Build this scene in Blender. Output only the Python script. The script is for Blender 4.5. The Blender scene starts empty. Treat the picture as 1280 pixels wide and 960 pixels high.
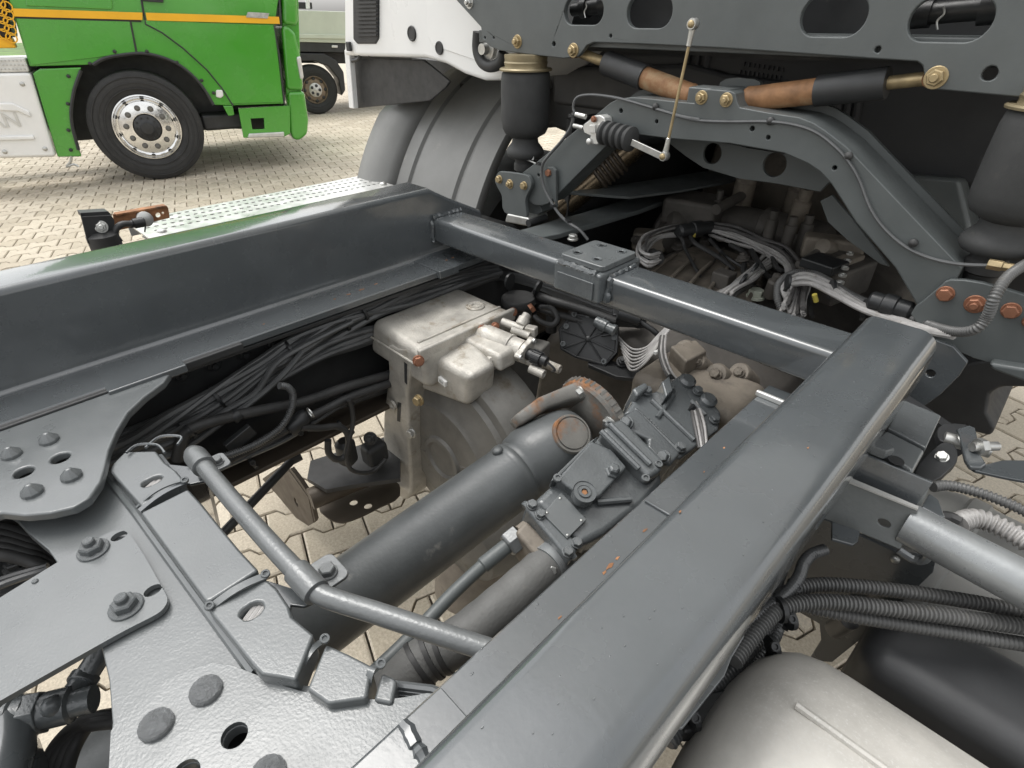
import bpy, bmesh, math, random
from mathutils import Vector as V, Matrix, Quaternion
from mathutils.geometry import tessellate_polygon
random.seed(11)
R = math.radians
S = bpy.context.scene
COL = S.collection

# ---------------------------------------------------------------- camera
CAM = V((0.5146, -0.6875, 1.453)); FPX = 691.39
YAW, PITCH, ROLL = 0.7832, 0.5846, -0.0027
FW = V((-math.sin(YAW)*math.cos(PITCH), math.cos(YAW)*math.cos(PITCH), -math.sin(PITCH)))
_r0 = V((math.cos(YAW), math.sin(YAW), 0)); _u0 = _r0.cross(FW)
RX = math.cos(ROLL)*_r0 + math.sin(ROLL)*_u0
UP = -math.sin(ROLL)*_r0 + math.cos(ROLL)*_u0
cd = bpy.data.cameras.new('camera'); cam = bpy.data.objects.new('camera', cd); COL.objects.link(cam)
cd.sensor_width = 36.0; cd.lens = FPX/1280*36.0; cd.clip_start = 0.01; cd.clip_end = 2000
cam.matrix_world = Matrix(((RX.x, UP.x, -FW.x, CAM.x), (RX.y, UP.y, -FW.y, CAM.y), (RX.z, UP.z, -FW.z, CAM.z), (0, 0, 0, 1)))
S.camera = cam

# ---------------------------------------------------------------- sky, sun, exposure
SUN_EL, SUN_AZ = R(68), R(258)          # azimuth clockwise from +Y: high on the left of the lorry
w = bpy.data.worlds.new('World'); S.world = w; w.use_nodes = True
nt = w.node_tree; bg = nt.nodes['Background']
sky = nt.nodes.new('ShaderNodeTexSky'); sky.sky_type = 'NISHITA'; sky.sun_disc = False
sky.sun_elevation = SUN_EL; sky.sun_rotation = SUN_AZ
sky.air_density = 2.0; sky.dust_density = 3.0; sky.ozone_density = 1.0
hs = nt.nodes.new('ShaderNodeHueSaturation'); hs.inputs['Saturation'].default_value = 0.09
nt.links.new(sky.outputs[0], hs.inputs['Color']); nt.links.new(hs.outputs[0], bg.inputs['Color'])
bg.inputs['Strength'].default_value = 0.15
sl = bpy.data.lights.new('sun', 'SUN'); sl.energy = 0.7; sl.angle = R(28); sl.color = (1.0, 0.97, 0.92)
so = bpy.data.objects.new('sun', sl); COL.objects.link(so)
sdir = V((math.sin(SUN_AZ)*math.cos(SUN_EL), math.cos(SUN_AZ)*math.cos(SUN_EL), math.sin(SUN_EL)))
so.rotation_mode = 'QUATERNION'; so.rotation_quaternion = sdir.to_track_quat('Z', 'Y'); so.location = (0, 0, 30)
S.view_settings.view_transform = 'Standard'; S.view_settings.look = 'None'
S.view_settings.gamma = 1.0; S.view_settings.use_curve_mapping = False
S.view_settings.exposure = 0.95

# ---------------------------------------------------------------- points on real planes seen through the lens
def ray(px, py): return FW + RX*((px-640)/FPX) + UP*((480-py)/FPX)
def at(px, py, pl):
    d = ray(px, py)
    if isinstance(pl[0], str):
        i = 'xyz'.index(pl[0])
        return CAM + d*((pl[1]-CAM[i])/d[i])
    p, n = pl
    return CAM + d*((p-CAM).dot(n)/d.dot(n))
def pr2(p):
    d = V(p)-CAM; z = d.dot(FW); return 640+FPX*d.dot(RX)/z, 480-FPX*d.dot(UP)/z
def pxm(px, py, pl): return (at(px, py, pl)-CAM).dot(FW)/FPX      # metres per pixel at that point
def ats(pts, pl): return [at(x, y, pl) for x, y in pts]

# ---------------------------------------------------------------- mesh helpers
def perp(d):
    a = V((0, 0, 1)) if abs(d.z) < .9 else V((1, 0, 0))
    u = d.cross(a).normalized(); return u, d.cross(u).normalized()
def spline(pts, k=6, closed=False):
    P = [V(p) for p in pts]; n = len(P); out = []
    rng = range(n if closed else n-1)
    for i in rng:
        if closed: a, b, c, d = P[i-1], P[i], P[(i+1) % n], P[(i+2) % n]
        else: a, b, c, d = P[max(i-1, 0)], P[i], P[i+1], P[min(i+2, n-1)]
        for j in range(k):
            t = j/k
            out.append(.5*((2*b)+(c-a)*t+(2*a-5*b+4*c-d)*t*t+(3*b-a-3*c+d)*t**3))
    if not closed: out.append(P[-1])
    return out
def arc(cx, cy, r, a0, a1, n=6): return [(cx+r*math.cos(R(a0+(a1-a0)*i/n)), cy+r*math.sin(R(a0+(a1-a0)*i/n))) for i in range(n+1)]
def rrect(x0, y0, x1, y1, r, n=4):
    return arc(x1-r, y0+r, r, -90, 0, n)+arc(x1-r, y1-r, r, 0, 90, n)+arc(x0+r, y1-r, r, 90, 180, n)+arc(x0+r, y0+r, r, 180, 270, n)
def circ(c, n, r, k=20, ry=None):
    u, v = perp(n); ry = ry or r
    return [c+u*(r*math.cos(2*math.pi*i/k))+v*(ry*math.sin(2*math.pi*i/k)) for i in range(k)]

class MB:
    def __init__(s): s.v = []; s.f = []
    def add(s, vs, fs):
        o = len(s.v); s.v += [V(x) for x in vs]; s.f += [tuple(i+o for i in f) for f in fs]; return s
    def box(s, c, size, rot=None):
        h = V(size)*.5; m = rot.to_3x3() if rot else Matrix.Identity(3); c = V(c)
        vs = [c+m@V((x*h.x, y*h.y, z*h.z)) for x in (-1, 1) for y in (-1, 1) for z in (-1, 1)]
        return s.add(vs, [(0, 1, 3, 2), (4, 6, 7, 5), (0, 4, 5, 1), (2, 3, 7, 6), (0, 2, 6, 4), (1, 5, 7, 3)])
    def hexa(s, a, b):
        """loft between two loops of equal count, both ends capped"""
        n = len(a); fs = [(i, (i+1) % n, n+(i+1) % n, n+i) for i in range(n)]
        return s.add(list(a)+list(b), fs+[tuple(range(n))[::-1], tuple(range(n, 2*n))])
    def loft(s, loops, cap=True, closed=True):
        n = len(loops[0]); vs = [p for l in loops for p in l]; fs = []
        for k in range(len(loops)-1):
            for i in range(n if closed else n-1):
                j = (i+1) % n; fs.append((k*n+i, k*n+j, (k+1)*n+j, (k+1)*n+i))
        if cap: fs += [tuple(range(n))[::-1], tuple(range((len(loops)-1)*n, len(loops)*n))]
        return s.add(vs, fs)
    def prism(s, loop, vec, holes=()):
        loop = [V(p) for p in loop]; vec = V(vec)
        if not holes: return s.hexa(loop, [p+vec for p in loop])
        bm = bmesh.new(); alll = [loop]+[[V(p) for p in h] for h in holes]; es = []; n = 0; fs = []
        for l in alll:
            vv = [bm.verts.new(p) for p in l]; es += [bm.edges.new((vv[i], vv[(i+1) % len(vv)])) for i in range(len(vv))]
        bm.verts.index_update(); flat = [v.co.copy() for v in bm.verts]; n = len(flat)
        bmesh.ops.triangle_fill(bm, use_beauty=True, use_dissolve=False, edges=es, normal=vec.normalized())
        bm.verts.index_update(); t = [tuple(v.index for v in f.verts) for f in bm.faces]; bm.free(); o = 0
        fs = t+[tuple(i+n for i in q[::-1]) for q in t]
        for l in alll:
            k = len(l); fs += [(o+i, o+(i+1) % k, n+o+(i+1) % k, n+o+i) for i in range(k)]; o += k
        return s.add(flat+[p+vec for p in flat], fs)
    def lathe(s, o, d, prof, n=24, ref=None, a0=0, a1=360, cap=True):
        o = V(o); d = V(d).normalized(); u, v = perp(d)
        if ref is not None: u = (V(ref)-d*V(ref).dot(d)).normalized(); v = d.cross(u)
        full = abs(a1-a0) >= 360; m = n if full else n+1; loops = []
        for r, h in prof:
            loops.append([o+d*h+(u*math.cos(R(a0+(a1-a0)*i/n))+v*math.sin(R(a0+(a1-a0)*i/n)))*max(r, 1e-5) for i in range(m)])
        return s.loft(loops, cap=full and cap, closed=full)
    def tube(s, pts, r, n=10, cap=True):
        P = [V(p) for p in pts]; rf = r if callable(r) else (lambda t: r); m = len(P); loops = []
        d0 = (P[1]-P[0]).normalized(); u, v = perp(d0)
        for i in range(m):
            d = (P[min(i+1, m-1)]-P[max(i-1, 0)])
            d = d.normalized() if d.length > 1e-9 else d0
            u = (u-d*u.dot(d)).normalized(); v = d.cross(u); q = rf(i/(m-1))
            loops.append([P[i]+(u*math.cos(2*math.pi*k/n)+v*math.sin(2*math.pi*k/n))*q for k in range(n)])
        return s.loft(loops, cap=cap)
    def build(s, name, m, parent=None, bevel=0, smooth=38, seg=2, **kw):
        me = bpy.data.meshes.new(name); o0 = origin(parent)
        me.from_pydata([p-o0 for p in s.v], [], s.f); me.update()
        bm = bmesh.new(); bm.from_mesh(me); bmesh.ops.recalc_face_normals(bm, faces=bm.faces); bm.to_mesh(me); bm.free()
        me.shade_smooth(); me.set_sharp_from_angle(angle=R(smooth))
        me.materials.append(m)
        o = bpy.data.objects.new(name, me); COL.objects.link(o)
        if parent: o.parent = parent
        if bevel:
            b = o.modifiers.new('bevel', 'BEVEL'); b.width = bevel; b.segments = seg; b.limit_method = 'ANGLE'; b.angle_limit = R(32); b.harden_normals = True
        return tag(o, **kw)
def origin(o):
    p = V((0, 0, 0))
    while o: p = p+o.location; o = o.parent
    return p
def tag(o, label=None, cat=None, group=None, kind=None):
    if label: o['label'] = label
    if cat: o['category'] = cat
    if group: o['group'] = group
    if kind: o['kind'] = kind
    return o
def thing(name, label, cat, loc=(0, 0, 0), group=None):
    o = bpy.data.objects.new(name, None); COL.objects.link(o); o.location = loc; o.empty_display_size = .05
    return tag(o, label, cat, group)
def wavy(m, amp, k=3.0):
    for i, p in enumerate(m.v): m.v[i] = p+V((math.sin(p.y*k*7.3+p.z*11), math.sin(p.x*k*9.1+p.z*7), math.sin(p.x*k*8+p.y*k*5)))*amp
    return m

# ---------------------------------------------------------------- materials
MATS = {}
def mat(name, col, rough=.5, metal=0., var=.12, vs=9., bump=0., bs=220., rust=0., rustc=(.23, .09, .035), rs=14., dirt=0., dirtc=(.30, .26, .20), ds=22., coat=0., crough=.16, spec=.5, rvar=.12, wave=0.):
    m = bpy.data.materials.new(name); m.use_nodes = True; t = m.node_tree; N = t.nodes; L = t.links; b = N['Principled BSDF']
    tc = N.new('ShaderNodeTexCoord'); oi = N.new('ShaderNodeObjectInfo'); ad = N.new('ShaderNodeVectorMath'); ad.operation = 'MULTIPLY_ADD'
    cb = N.new('ShaderNodeCombineXYZ')
    for i in range(3): L.new(oi.outputs['Random'], cb.inputs[i])
    L.new(cb.outputs[0], ad.inputs[0]); ad.inputs[1].default_value = (7.3, 3.1, 5.7); L.new(tc.outputs['Object'], ad.inputs[2])
    co = ad.outputs[0]
    def noise(sc, det=4, ro=.6):
        n = N.new('ShaderNodeTexNoise'); n.inputs['Scale'].default_value = sc; n.inputs['Detail'].default_value = det; n.inputs['Roughness'].default_value = ro
        L.new(co, n.inputs['Vector']); return n.outputs['Fac']
    def ramp(f, a, c):
        r = N.new('ShaderNodeMapRange'); r.inputs['From Min'].default_value = a; r.inputs['From Max'].default_value = c; L.new(f, r.inputs['Value']); return r.outputs[0]
    def mix(f, a, c):
        x = N.new('ShaderNodeMix'); x.data_type = 'RGBA'
        if f is not None: L.new(f, x.inputs['Factor'])
        for k, q in ((6, a), (7, c)):
            if hasattr(q, 'links'): L.new(q, x.inputs[k])
            else: x.inputs[k].default_value = (*q, 1)
        return x.outputs[2]
    n1 = noise(vs, 6)
    lo = [c*(1-var*1.6) for c in col]; hi = [min(c*(1+var*1.6), 1) for c in col]
    c = mix(ramp(n1, .3, .7), lo, hi); rg = ramp(n1, 0, 1)
    rr = N.new('ShaderNodeMapRange'); L.new(noise(vs*2.3, 5), rr.inputs['Value']); rr.inputs['From Min'].default_value = .25; rr.inputs['From Max'].default_value = .75
    rr.inputs['To Min'].default_value = max(rough-rvar, .03); rr.inputs['To Max'].default_value = min(rough+rvar, 1)
    ro = rr.outputs[0]; mt = None
    def ovl(fac, colr, c, ro, rv):
        c = mix(fac, c, colr)
        x = N.new('ShaderNodeMix'); L.new(fac, x.inputs['Factor']); L.new(ro, x.inputs[2]); x.inputs[3].default_value = rv
        return c, x.outputs[0]
    if dirt: c, ro = ovl(ramp(noise(ds, 8, .7), .72-dirt*.45, .80-dirt*.25), dirtc, c, ro, .85)
    if rust:
        rf = ramp(noise(rs, 9, .72), .72-rust*.42, .82-rust*.34); c, ro = ovl(rf, mix(ramp(noise(60), .35, .65), rustc, [q*.45 for q in rustc]), c, ro, .88)
        if metal: 
            x = N.new('ShaderNodeMath'); x.operation = 'MULTIPLY_ADD'; L.new(rf, x.inputs[0]); x.inputs[1].default_value = -metal; x.inputs[2].default_value = metal; mt = x.outputs[0]
    L.new(c, b.inputs['Base Color']); L.new(ro, b.inputs['Roughness'])
    if mt: L.new(mt, b.inputs['Metallic'])
    else: b.inputs['Metallic'].default_value = metal
    b.inputs['Coat Weight'].default_value = coat; b.inputs['Coat Roughness'].default_value = crough; b.inputs['Specular IOR Level'].default_value = spec
    if wave:
        wn = N.new('ShaderNodeBump'); wn.inputs['Strength'].default_value = wave; wn.inputs['Distance'].default_value = .02; L.new(noise(11, 2, .4), wn.inputs['Height']); L.new(wn.outputs[0], b.inputs['Normal']); L.new(wn.outputs[0], b.inputs['Coat Normal'])
    if bump:
        bn = N.new('ShaderNodeBump'); bn.inputs['Strength'].default_value = bump; bn.inputs['Distance'].default_value = .0012
        L.new(noise(bs, 3, .5), bn.inputs['Height']); L.new(bn.outputs[0], b.inputs['Normal'])
        if wave: L.new(wn.outputs[0], bn.inputs['Normal'])
        if coat: L.new(bn.outputs[0], b.inputs['Coat Normal'])
    MATS[name] = m; return m
mat('frame_paint', (.068, .075, .079), .27, 0, .08, 7, .05, 220, dirt=.08, dirtc=(.11, .115, .113), ds=40, coat=1., rvar=.08, wave=.05, crough=.09, rust=.012, rs=30)
mat('plate_paint', (.105, .113, .115), .33, 0, .07, 9, .16, 420, dirt=.08, dirtc=(.24, .24, .23), coat=.6, wave=.05)
mat('pump_paint', (.10, .108, .111), .24, 0, .12, 12, .4, 300, dirt=.12, dirtc=(.2, .2, .19), coat=.3)
mat('shaft_paint', (.072, .077, .078), .38, 0, .14, 11, .22, 240, rust=.03, dirt=.2, dirtc=(.17, .165, .15))
mat('cab_mount_paint', (.085, .094, .094), .44, 0, .08, 10, .12, 300, dirt=.10, dirtc=(.12, .12, .112))
mat('tube_paint', (.13, .136, .137), .34, .2, .08, 14, .35, 240, coat=.3)
mat('brown_rim', (.2, .15, .105), .7, .1, .25, 12)
mat('dull_brass', (.27, .225, .14), .45, .5, .15, 20)
mat('rivet_head', (.3, .31, .315), .24, .3, .2, 60, 1.0, 130, coat=.5)
mat('wire_dark', (.075, .072, .07), .5, 0, .2, 25)
mat('hose_wrap', (.10, .10, .096), .6, 0, .12, 14, .5, 260, dirt=.2, dirtc=(.15, .14, .125))
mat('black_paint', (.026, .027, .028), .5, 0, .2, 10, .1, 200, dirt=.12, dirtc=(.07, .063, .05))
mat('black_rubber', (.032, .032, .032), .55, 0, .18, 20, .1, 300, dirt=.16, dirtc=(.07, .068, .06), ds=30)
mat('cable_black', (.075, .077, .078), .38, 0, .15, 20, dirt=.10, dirtc=(.07, .068, .06), ds=35, coat=.4)
mat('black_plastic', (.02, .021, .022), .42, 0, .15, 15, .12, 400, dirt=.14, dirtc=(.07, .067, .06))
mat('spring_rubber', (.035, .036, .036), .72, 0, .12, 12, .25, 500, dirt=.2, dirtc=(.06, .059, .055))
mat('tyre_rubber', (.028, .028, .028), .75, 0, .15, 6, .3, 120, dirt=.2, dirtc=(.06, .056, .05))
mat('conduit', (.095, .095, .093), .42, 0, .12, 12, dirt=.22, dirtc=(.14, .132, .115), ds=18)
mat('wire_grey', (.33, .32, .31), .5, 0, .2, 25, dirt=.3, dirtc=(.16, .14, .115), ds=30)
mat('cast_alloy', (.43, .41, .37), .5, .25, .18, 18, .8, 320, dirt=.40, dirtc=(.24, .20, .145), ds=15)
mat('cast_alloy_dark', (.16, .155, .142), .58, .2, .2, 9, .4, 160, dirt=.34, dirtc=(.13, .108, .08), ds=9)
mat('gearbox_cast', (.175, .152, .124), .6, .1, .3, 9, .6, 120, dirt=.40, dirtc=(.06, .052, .044), ds=9)
mat('gearbox_black', (.082, .075, .067), .62, .1, .25, 12, .4, 140, dirt=.3, dirtc=(.085, .07, .054), ds=12)
mat('rust', (.27, .125, .055), .82, 0, .45, 28, .5, 160, dirt=.2, dirtc=(.16, .12, .085))
mat('rusty_paint', (.135, .13, .118), .5, 0, .2, 14, .3, 200, rust=.52, rustc=(.26, .12, .05), rs=13)
mat('copper_bolt', (.27, .125, .075), .5, .55, .3, 60, .2, 300)
mat('zinc_yellow', (.37, .29, .165), .42, .6, .2, 40, .1, 300, rust=.1)
mat('zinc', (.5, .5, .48), .36, .8, .15, 30, .15, 300)
mat('steel_pipe', (.24, .25, .253), .30, .35, .1, 14, .15, 200, dirt=.12, dirtc=(.2, .19, .17))
mat('galvanised', (.54, .52, .48), .48, .15, .2, 7, .3, 90, dirt=.42, dirtc=(.64, .63, .60), ds=380, rust=.12, rustc=(.33, .22, .14), rs=3.5)
mat('alu_sheet', (.62, .62, .60), .38, .6, .08, 12, .1, 200)
mat('polished_alu', (.78, .78, .78), .16, 1., .06, 8, .1, 60)
mat('white_paint', (.78, .78, .765), .35, 0, .03, 3, .03, 60, dirt=.12, dirtc=(.6, .58, .53), coat=.3)
mat('green_paint', (.055, .30, .022), .25, 0, .04, 2, .03, 40, wave=.04, coat=1., dirt=.06, dirtc=(.10, .30, .06))
mat('orange_stripe', (.80, .42, .012), .4, 0, .05, 3)
mat('van_paint', (.52, .55, .46), .4, 0, .05, 3, coat=.3)
mat('mudguard_plastic', (.165, .165, .158), .52, 0, .07, 6, .15, 300, dirt=.2, dirtc=(.25, .245, .225))
mat('white_sticker', (.75, .75, .73), .5, 0, .05, 30)
mat('yellow_tape', (.5, .42, .08), .5)
mat('tank_black', (.036, .037, .039), .5, 0, .2, 5, .1, 200)
mat('tank_grey', (.16, .16, .152), .55, .1, .15, 5, .15, 150, dirt=.3, dirtc=(.20, .185, .16), ds=5)
mat('brown_sheet', (.075, .06, .045), .55, .2, .1, 10, .2, 120, dirt=.15, dirtc=(.11, .09, .065))
mat('bronze_sheet', (.15, .115, .075), .28, .85, .02, 30, .1, 100)
M = MATS

# ---------------------------------------------------------------- bolts: one shared mesh per kind and material
PROTO = {}
def bolt(parent, pos, d, r, kind='hex', m='copper_bolt', name='bolt', spin=None):
    key = (kind, m)
    if key not in PROTO:
        b = MB(); z = V((0, 0, 0)); d0 = V((0, 0, 1))
        if kind == 'hex':
            b.lathe(z, d0, [(1.0, -.1), (1.0, .16), (.94, .22), (.5, .22)], 20); b.lathe(z, d0, [(.84, .2), (.84, .78), (.72, .9), (.3, .92)], 6)
        elif kind == 'nut':
            b.lathe(z, d0, [(1.15, -.1), (1.15, .14), (1.08, .2), (.5, .2)], 20); b.lathe(z, d0, [(.86, .18), (.86, .66), (.74, .78), (.4, .78)], 6); b.lathe(z, d0, [(.44, .6), (.44, 1.15), (.36, 1.24)], 12)
        elif kind == 'dome':
            b.lathe(z, d0, [(1, -.1), (1, .2), (.95, .36), (.78, .54), (.45, .68), (.0, .74)], 22)
        elif kind == 'hammered':
            b.lathe(z, d0, [(1, -.1), (1, .2), (.94, .36), (.78, .50), (.52, .60), (.26, .64), (.0, .66)], 15)
            rj = random.Random(8); b.v = [p+V((0, 0, rj.uniform(-.07, .07))) if .1 < p.xy.length < .9 else p for p in b.v]
        elif kind == 'cone':
            b.lathe(z, d0, [(1, -.1), (1, .3), (.96, .38), (.26, 1.08), (.12, 1.14), (0, 1.15)], 10)
        elif kind == 'socket':
            b.lathe(z, d0, [(1, -.1), (1, .5), (.9, .62), (.55, .62), (.5, .3), (0, .3)], 16)
        elif kind == 'plain':
            b.lathe(z, d0, [(.95, -.1), (.95, .55), (.82, .7), (.2, .72)], 6)
        o = b.build(name, M[m], smooth=20 if kind == 'cone' else 8 if kind == 'hammered' else 38); PROTO[key] = o.data; COL.objects.unlink(o); bpy.data.objects.remove(o)
    o = bpy.data.objects.new(name, PROTO[key]); COL.objects.link(o); o.parent = parent
    d = V(d).normalized(); o.location = V(pos)-origin(parent); o.rotation_mode = 'QUATERNION'
    q = d.to_track_quat('Z', 'Y'); o.rotation_quaternion = q @ Quaternion((0, 0, 1), random.uniform(0, 1.0) if spin is None else spin)
    o.scale = (r, r, r); return o
def cable(parent, pts, r, m='cable_black', n=8, k=6, name='cable', **kw):
    return MB().tube(spline(pts, k), r, n).build(name, M[m], parent, **kw)
def conduit(parent, pts, r, m='conduit', pitch=.0042, name='conduit', n=14, **kw):
    P = spline(pts, 14); L = [0]
    for a, b in zip(P, P[1:]): L.append(L[-1]+(b-a).length)
    out = []; rs = []; s = 0.; i = 0; step = pitch/4; k = 0
    while s < L[-1]:
        while L[i+1] < s: i += 1
        t = (s-L[i])/max(L[i+1]-L[i], 1e-9); out.append(P[i].lerp(P[i+1], t)); rs.append(r*(1.0 if k % 4 < 2 else .76)); s += step; k += 1
    mm = len(out)-1
    return MB().tube(out, lambda t: rs[min(int(round(t*mm)), mm)], n).build(name, M[m], parent, smooth=60, **kw)
def tie(parent, c, d, r, name='cable_tie', m='black_plastic', w=.005):
    d = V(d).normalized(); u, v = perp(d); b = MB().lathe(V(c)-d*w/2, d, [(r*.9, 0), (r, 0), (r, w), (r*.9, w)], 14)
    b.box(V(c)+v*(r+.002), (.006, .006, .006)); return b.build(name, M[m], parent)
def X(a, b, t): return V(a).lerp(V(b), t)
# ================================================================= ground and pavers
def paver_mat():
    m = bpy.data.materials.new('paver'); m.use_nodes = True; t = m.node_tree; N = t.nodes; L = t.links; b = N['Principled BSDF']
    g = N.new('ShaderNodeNewGeometry'); tc = N.new('ShaderNodeTexCoord')
    oi = N.new('ShaderNodeObjectInfo'); ad = N.new('ShaderNodeMath'); ad.operation = 'ADD'; fr = N.new('ShaderNodeMath'); fr.operation = 'FRACT'
    L.new(g.outputs['Random Per Island'], ad.inputs[0]); L.new(oi.outputs['Random'], ad.inputs[1]); L.new(ad.outputs[0], fr.inputs[0])
    cr = N.new('ShaderNodeValToRGB'); L.new(fr.outputs[0], cr.inputs[0]); e = cr.color_ramp.elements
    e[0].color = (.42, .365, .28, 1); e[1].color = (.53, .47, .375, 1); x = e.new(.5); x.color = (.475, .415, .325, 1)
    n = N.new('ShaderNodeTexNoise'); n.inputs['Scale'].default_value = 130; n.inputs['Detail'].default_value = 6; n.inputs['Roughness'].default_value = .75; L.new(g.outputs['Position'], n.inputs['Vector'])
    n2 = N.new('ShaderNodeTexNoise'); n2.inputs['Scale'].default_value = 1.3; n2.inputs['Detail'].default_value = 7; L.new(g.outputs['Position'], n2.inputs['Vector'])
    mr = N.new('ShaderNodeMapRange'); L.new(n.outputs['Fac'], mr.inputs['Value']); mr.inputs['From Min'].default_value = .3; mr.inputs['From Max'].default_value = .7; mr.inputs['To Min'].default_value = .66; mr.inputs['To Max'].default_value = 1.2
    m2 = N.new('ShaderNodeMapRange'); L.new(n2.outputs['Fac'], m2.inputs['Value']); m2.inputs['From Min'].default_value = .3; m2.inputs['From Max'].default_value = .7; m2.inputs['To Min'].default_value = .85; m2.inputs['To Max'].default_value = 1.1
    mm = N.new('ShaderNodeMath'); mm.operation = 'MULTIPLY'; L.new(mr.outputs[0], mm.inputs[0]); L.new(m2.outputs[0], mm.inputs[1])
    mx = N.new('ShaderNodeVectorMath'); mx.operation = 'SCALE'; L.new(cr.outputs[0], mx.inputs[0]); L.new(mm.outputs[0], mx.inputs['Scale'])
    L.new(mx.outputs[0], b.inputs['Base Color']); b.inputs['Roughness'].default_value = .85
    bn = N.new('ShaderNodeBump'); bn.inputs['Strength'].default_value = .5; bn.inputs['Distance'].default_value = .002; L.new(n.outputs['Fac'], bn.inputs['Height']); L.new(bn.outputs[0], b.inputs['Normal'])
    M['paver'] = m
paver_mat()
mat('joint_sand', (.17, .145, .11), .95, 0, .3, 40)
def far_ground():
    t = M['joint_sand'].node_tree; N = t.nodes; L = t.links; b = N['Principled BSDF']; src = b.inputs['Base Color'].links[0].from_socket
    g = N.new('ShaderNodeNewGeometry'); ln = N.new('ShaderNodeVectorMath'); ln.operation = 'LENGTH'; L.new(g.outputs['Position'], ln.inputs[0])
    mr = N.new('ShaderNodeMapRange'); L.new(ln.outputs['Value'], mr.inputs['Value']); mr.inputs['From Min'].default_value = 12.5; mr.inputs['From Max'].default_value = 13.5
    x = N.new('ShaderNodeMix'); x.data_type = 'RGBA'; L.new(mr.outputs[0], x.inputs['Factor']); L.new(src, x.inputs[6]); x.inputs[7].default_value = (.44, .39, .31, 1)
    L.new(x.outputs[2], b.inputs['Base Color'])
far_ground()
PAV_A = R(18.5); PU = V((math.sin(PAV_A), math.cos(PAV_A), 0)); PW = V((math.cos(PAV_A), -math.sin(PAV_A), 0))
PL, PP, PD, PG = .202, .142, .021, .0031      # length, row pitch, bone amplitude, half joint
def paver_shape():
    a = PL/2-PG; h = PP/2; wv = h+PD/1-PG-.004; nv = h-PD+.0-PG+.004; s0, s1 = .030, .052
    o = [(-a, -wv), (-a+.033, -wv), (-a+.059, -nv), (a-.059, -nv), (a-.033, -wv), (a, -wv)]
    o = o+[(-x, -y) for x, y in o]
    b = .006; cx = [(x*(1-b/abs(a)), y*(1-b/h)) for x, y in o]
    return o, cx
PO, PI_ = paver_shape()
def paver_verts(c, dz=0., tilt=(0, 0)):
    f = lambda q, z: c+PU*q[0]+PW*q[1]+V((0, 0, z+dz+q[0]*tilt[0]+q[1]*tilt[1]))
    return [f(q, -.03) for q in PO]+[f(q, -.005) for q in PO]+[f(q, 0) for q in PI_]
PF = [(i, (i+1) % 12, 12+(i+1) % 12, 12+i) for i in range(12)]+[(12+i, 12+(i+1) % 12, 24+(i+1) % 12, 24+i) for i in range(12)]+[tuple(range(24, 36))]
ground = MB().add([V((-400, -400, -.034)), V((400, -400, -.034)), V((400, 400, -.034)), V((-400, 400, -.034))], [(0, 1, 2, 3)]).build('ground', M['joint_sand'], kind='structure')
pb = MB(); pb.add(paver_verts(V((0, 0, 0))), PF); proto = pb.build('paver', M['paver']); pme = proto.data; COL.objects.unlink(proto); bpy.data.objects.remove(proto)
cells = []
for i in range(-75, 76):
    for j in range(-120, 30):
        c = PU*((i+.5*(j % 2))*PL+.055)+PW*(j*PP+.03)
        d = c-CAM; z = d.dot(FW)
        if z < .4: 
            continue
        x = 640+FPX*d.dot(RX)/z; y = 480-FPX*d.dot(UP)/z
        if -260 < x < 1500 and 60 < y < 1240 and z < 15:
            inn = (0 <= x <= 1280 and 0 <= y <= 960)
            open_ = (190 < y < 330 and x < 480-(y-190)*2.2) or (300 < x < 700 and 600 < y < 870 and y > 560+abs(x-500)*.1) or (x > 1195 and 480 < y < 580) or (380 < x < 540 and 120 < y < 240)
            cells.append((0 if (inn and open_) else 1, z, c))
cells.sort(key=lambda t: (t[0], t[1]))
field = MB()
for k, (o_, z, c) in enumerate(cells):
    dz = random.uniform(-.0016, .0016); ti = (random.uniform(-.008, .008), random.uniform(-.008, .008))
    if k < 300:
        o = bpy.data.objects.new('paver', pme); COL.objects.link(o); o.parent = ground; o.location = c+V((0, 0, dz)); o.rotation_euler = (ti[0], ti[1], 0)
    else: field.add(paver_verts(c, dz, ti), PF)
field.build('paver_field', M['paver'], ground, kind='stuff', smooth=20)
# grass verge far behind the parked vehicles
mat('grass', (.09, .16, .03), .8, 0, .35, 1.2)
gv = MB()
for i in range(2600):
    p = V((-26-random.random()*14, random.uniform(8, 34), -.03)); a = random.uniform(0, 6.28); h = random.uniform(.2, .5); wd = V((math.cos(a), math.sin(a), 0))*.06
    gv.add([p-wd, p+wd, p+V((random.uniform(-.1, .1), random.uniform(-.1, .1), h))], [(0, 1, 2)])
gv.add([V((-60, 2, -.02)), V((-25, 2, -.02)), V((-25, 60, -.02)), V((-60, 60, -.02))], [(0, 1, 2, 3)])
gv.build('grass', M['grass'], label='green grass verge behind the parked vehicles', cat='grass', kind='stuff')
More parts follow.
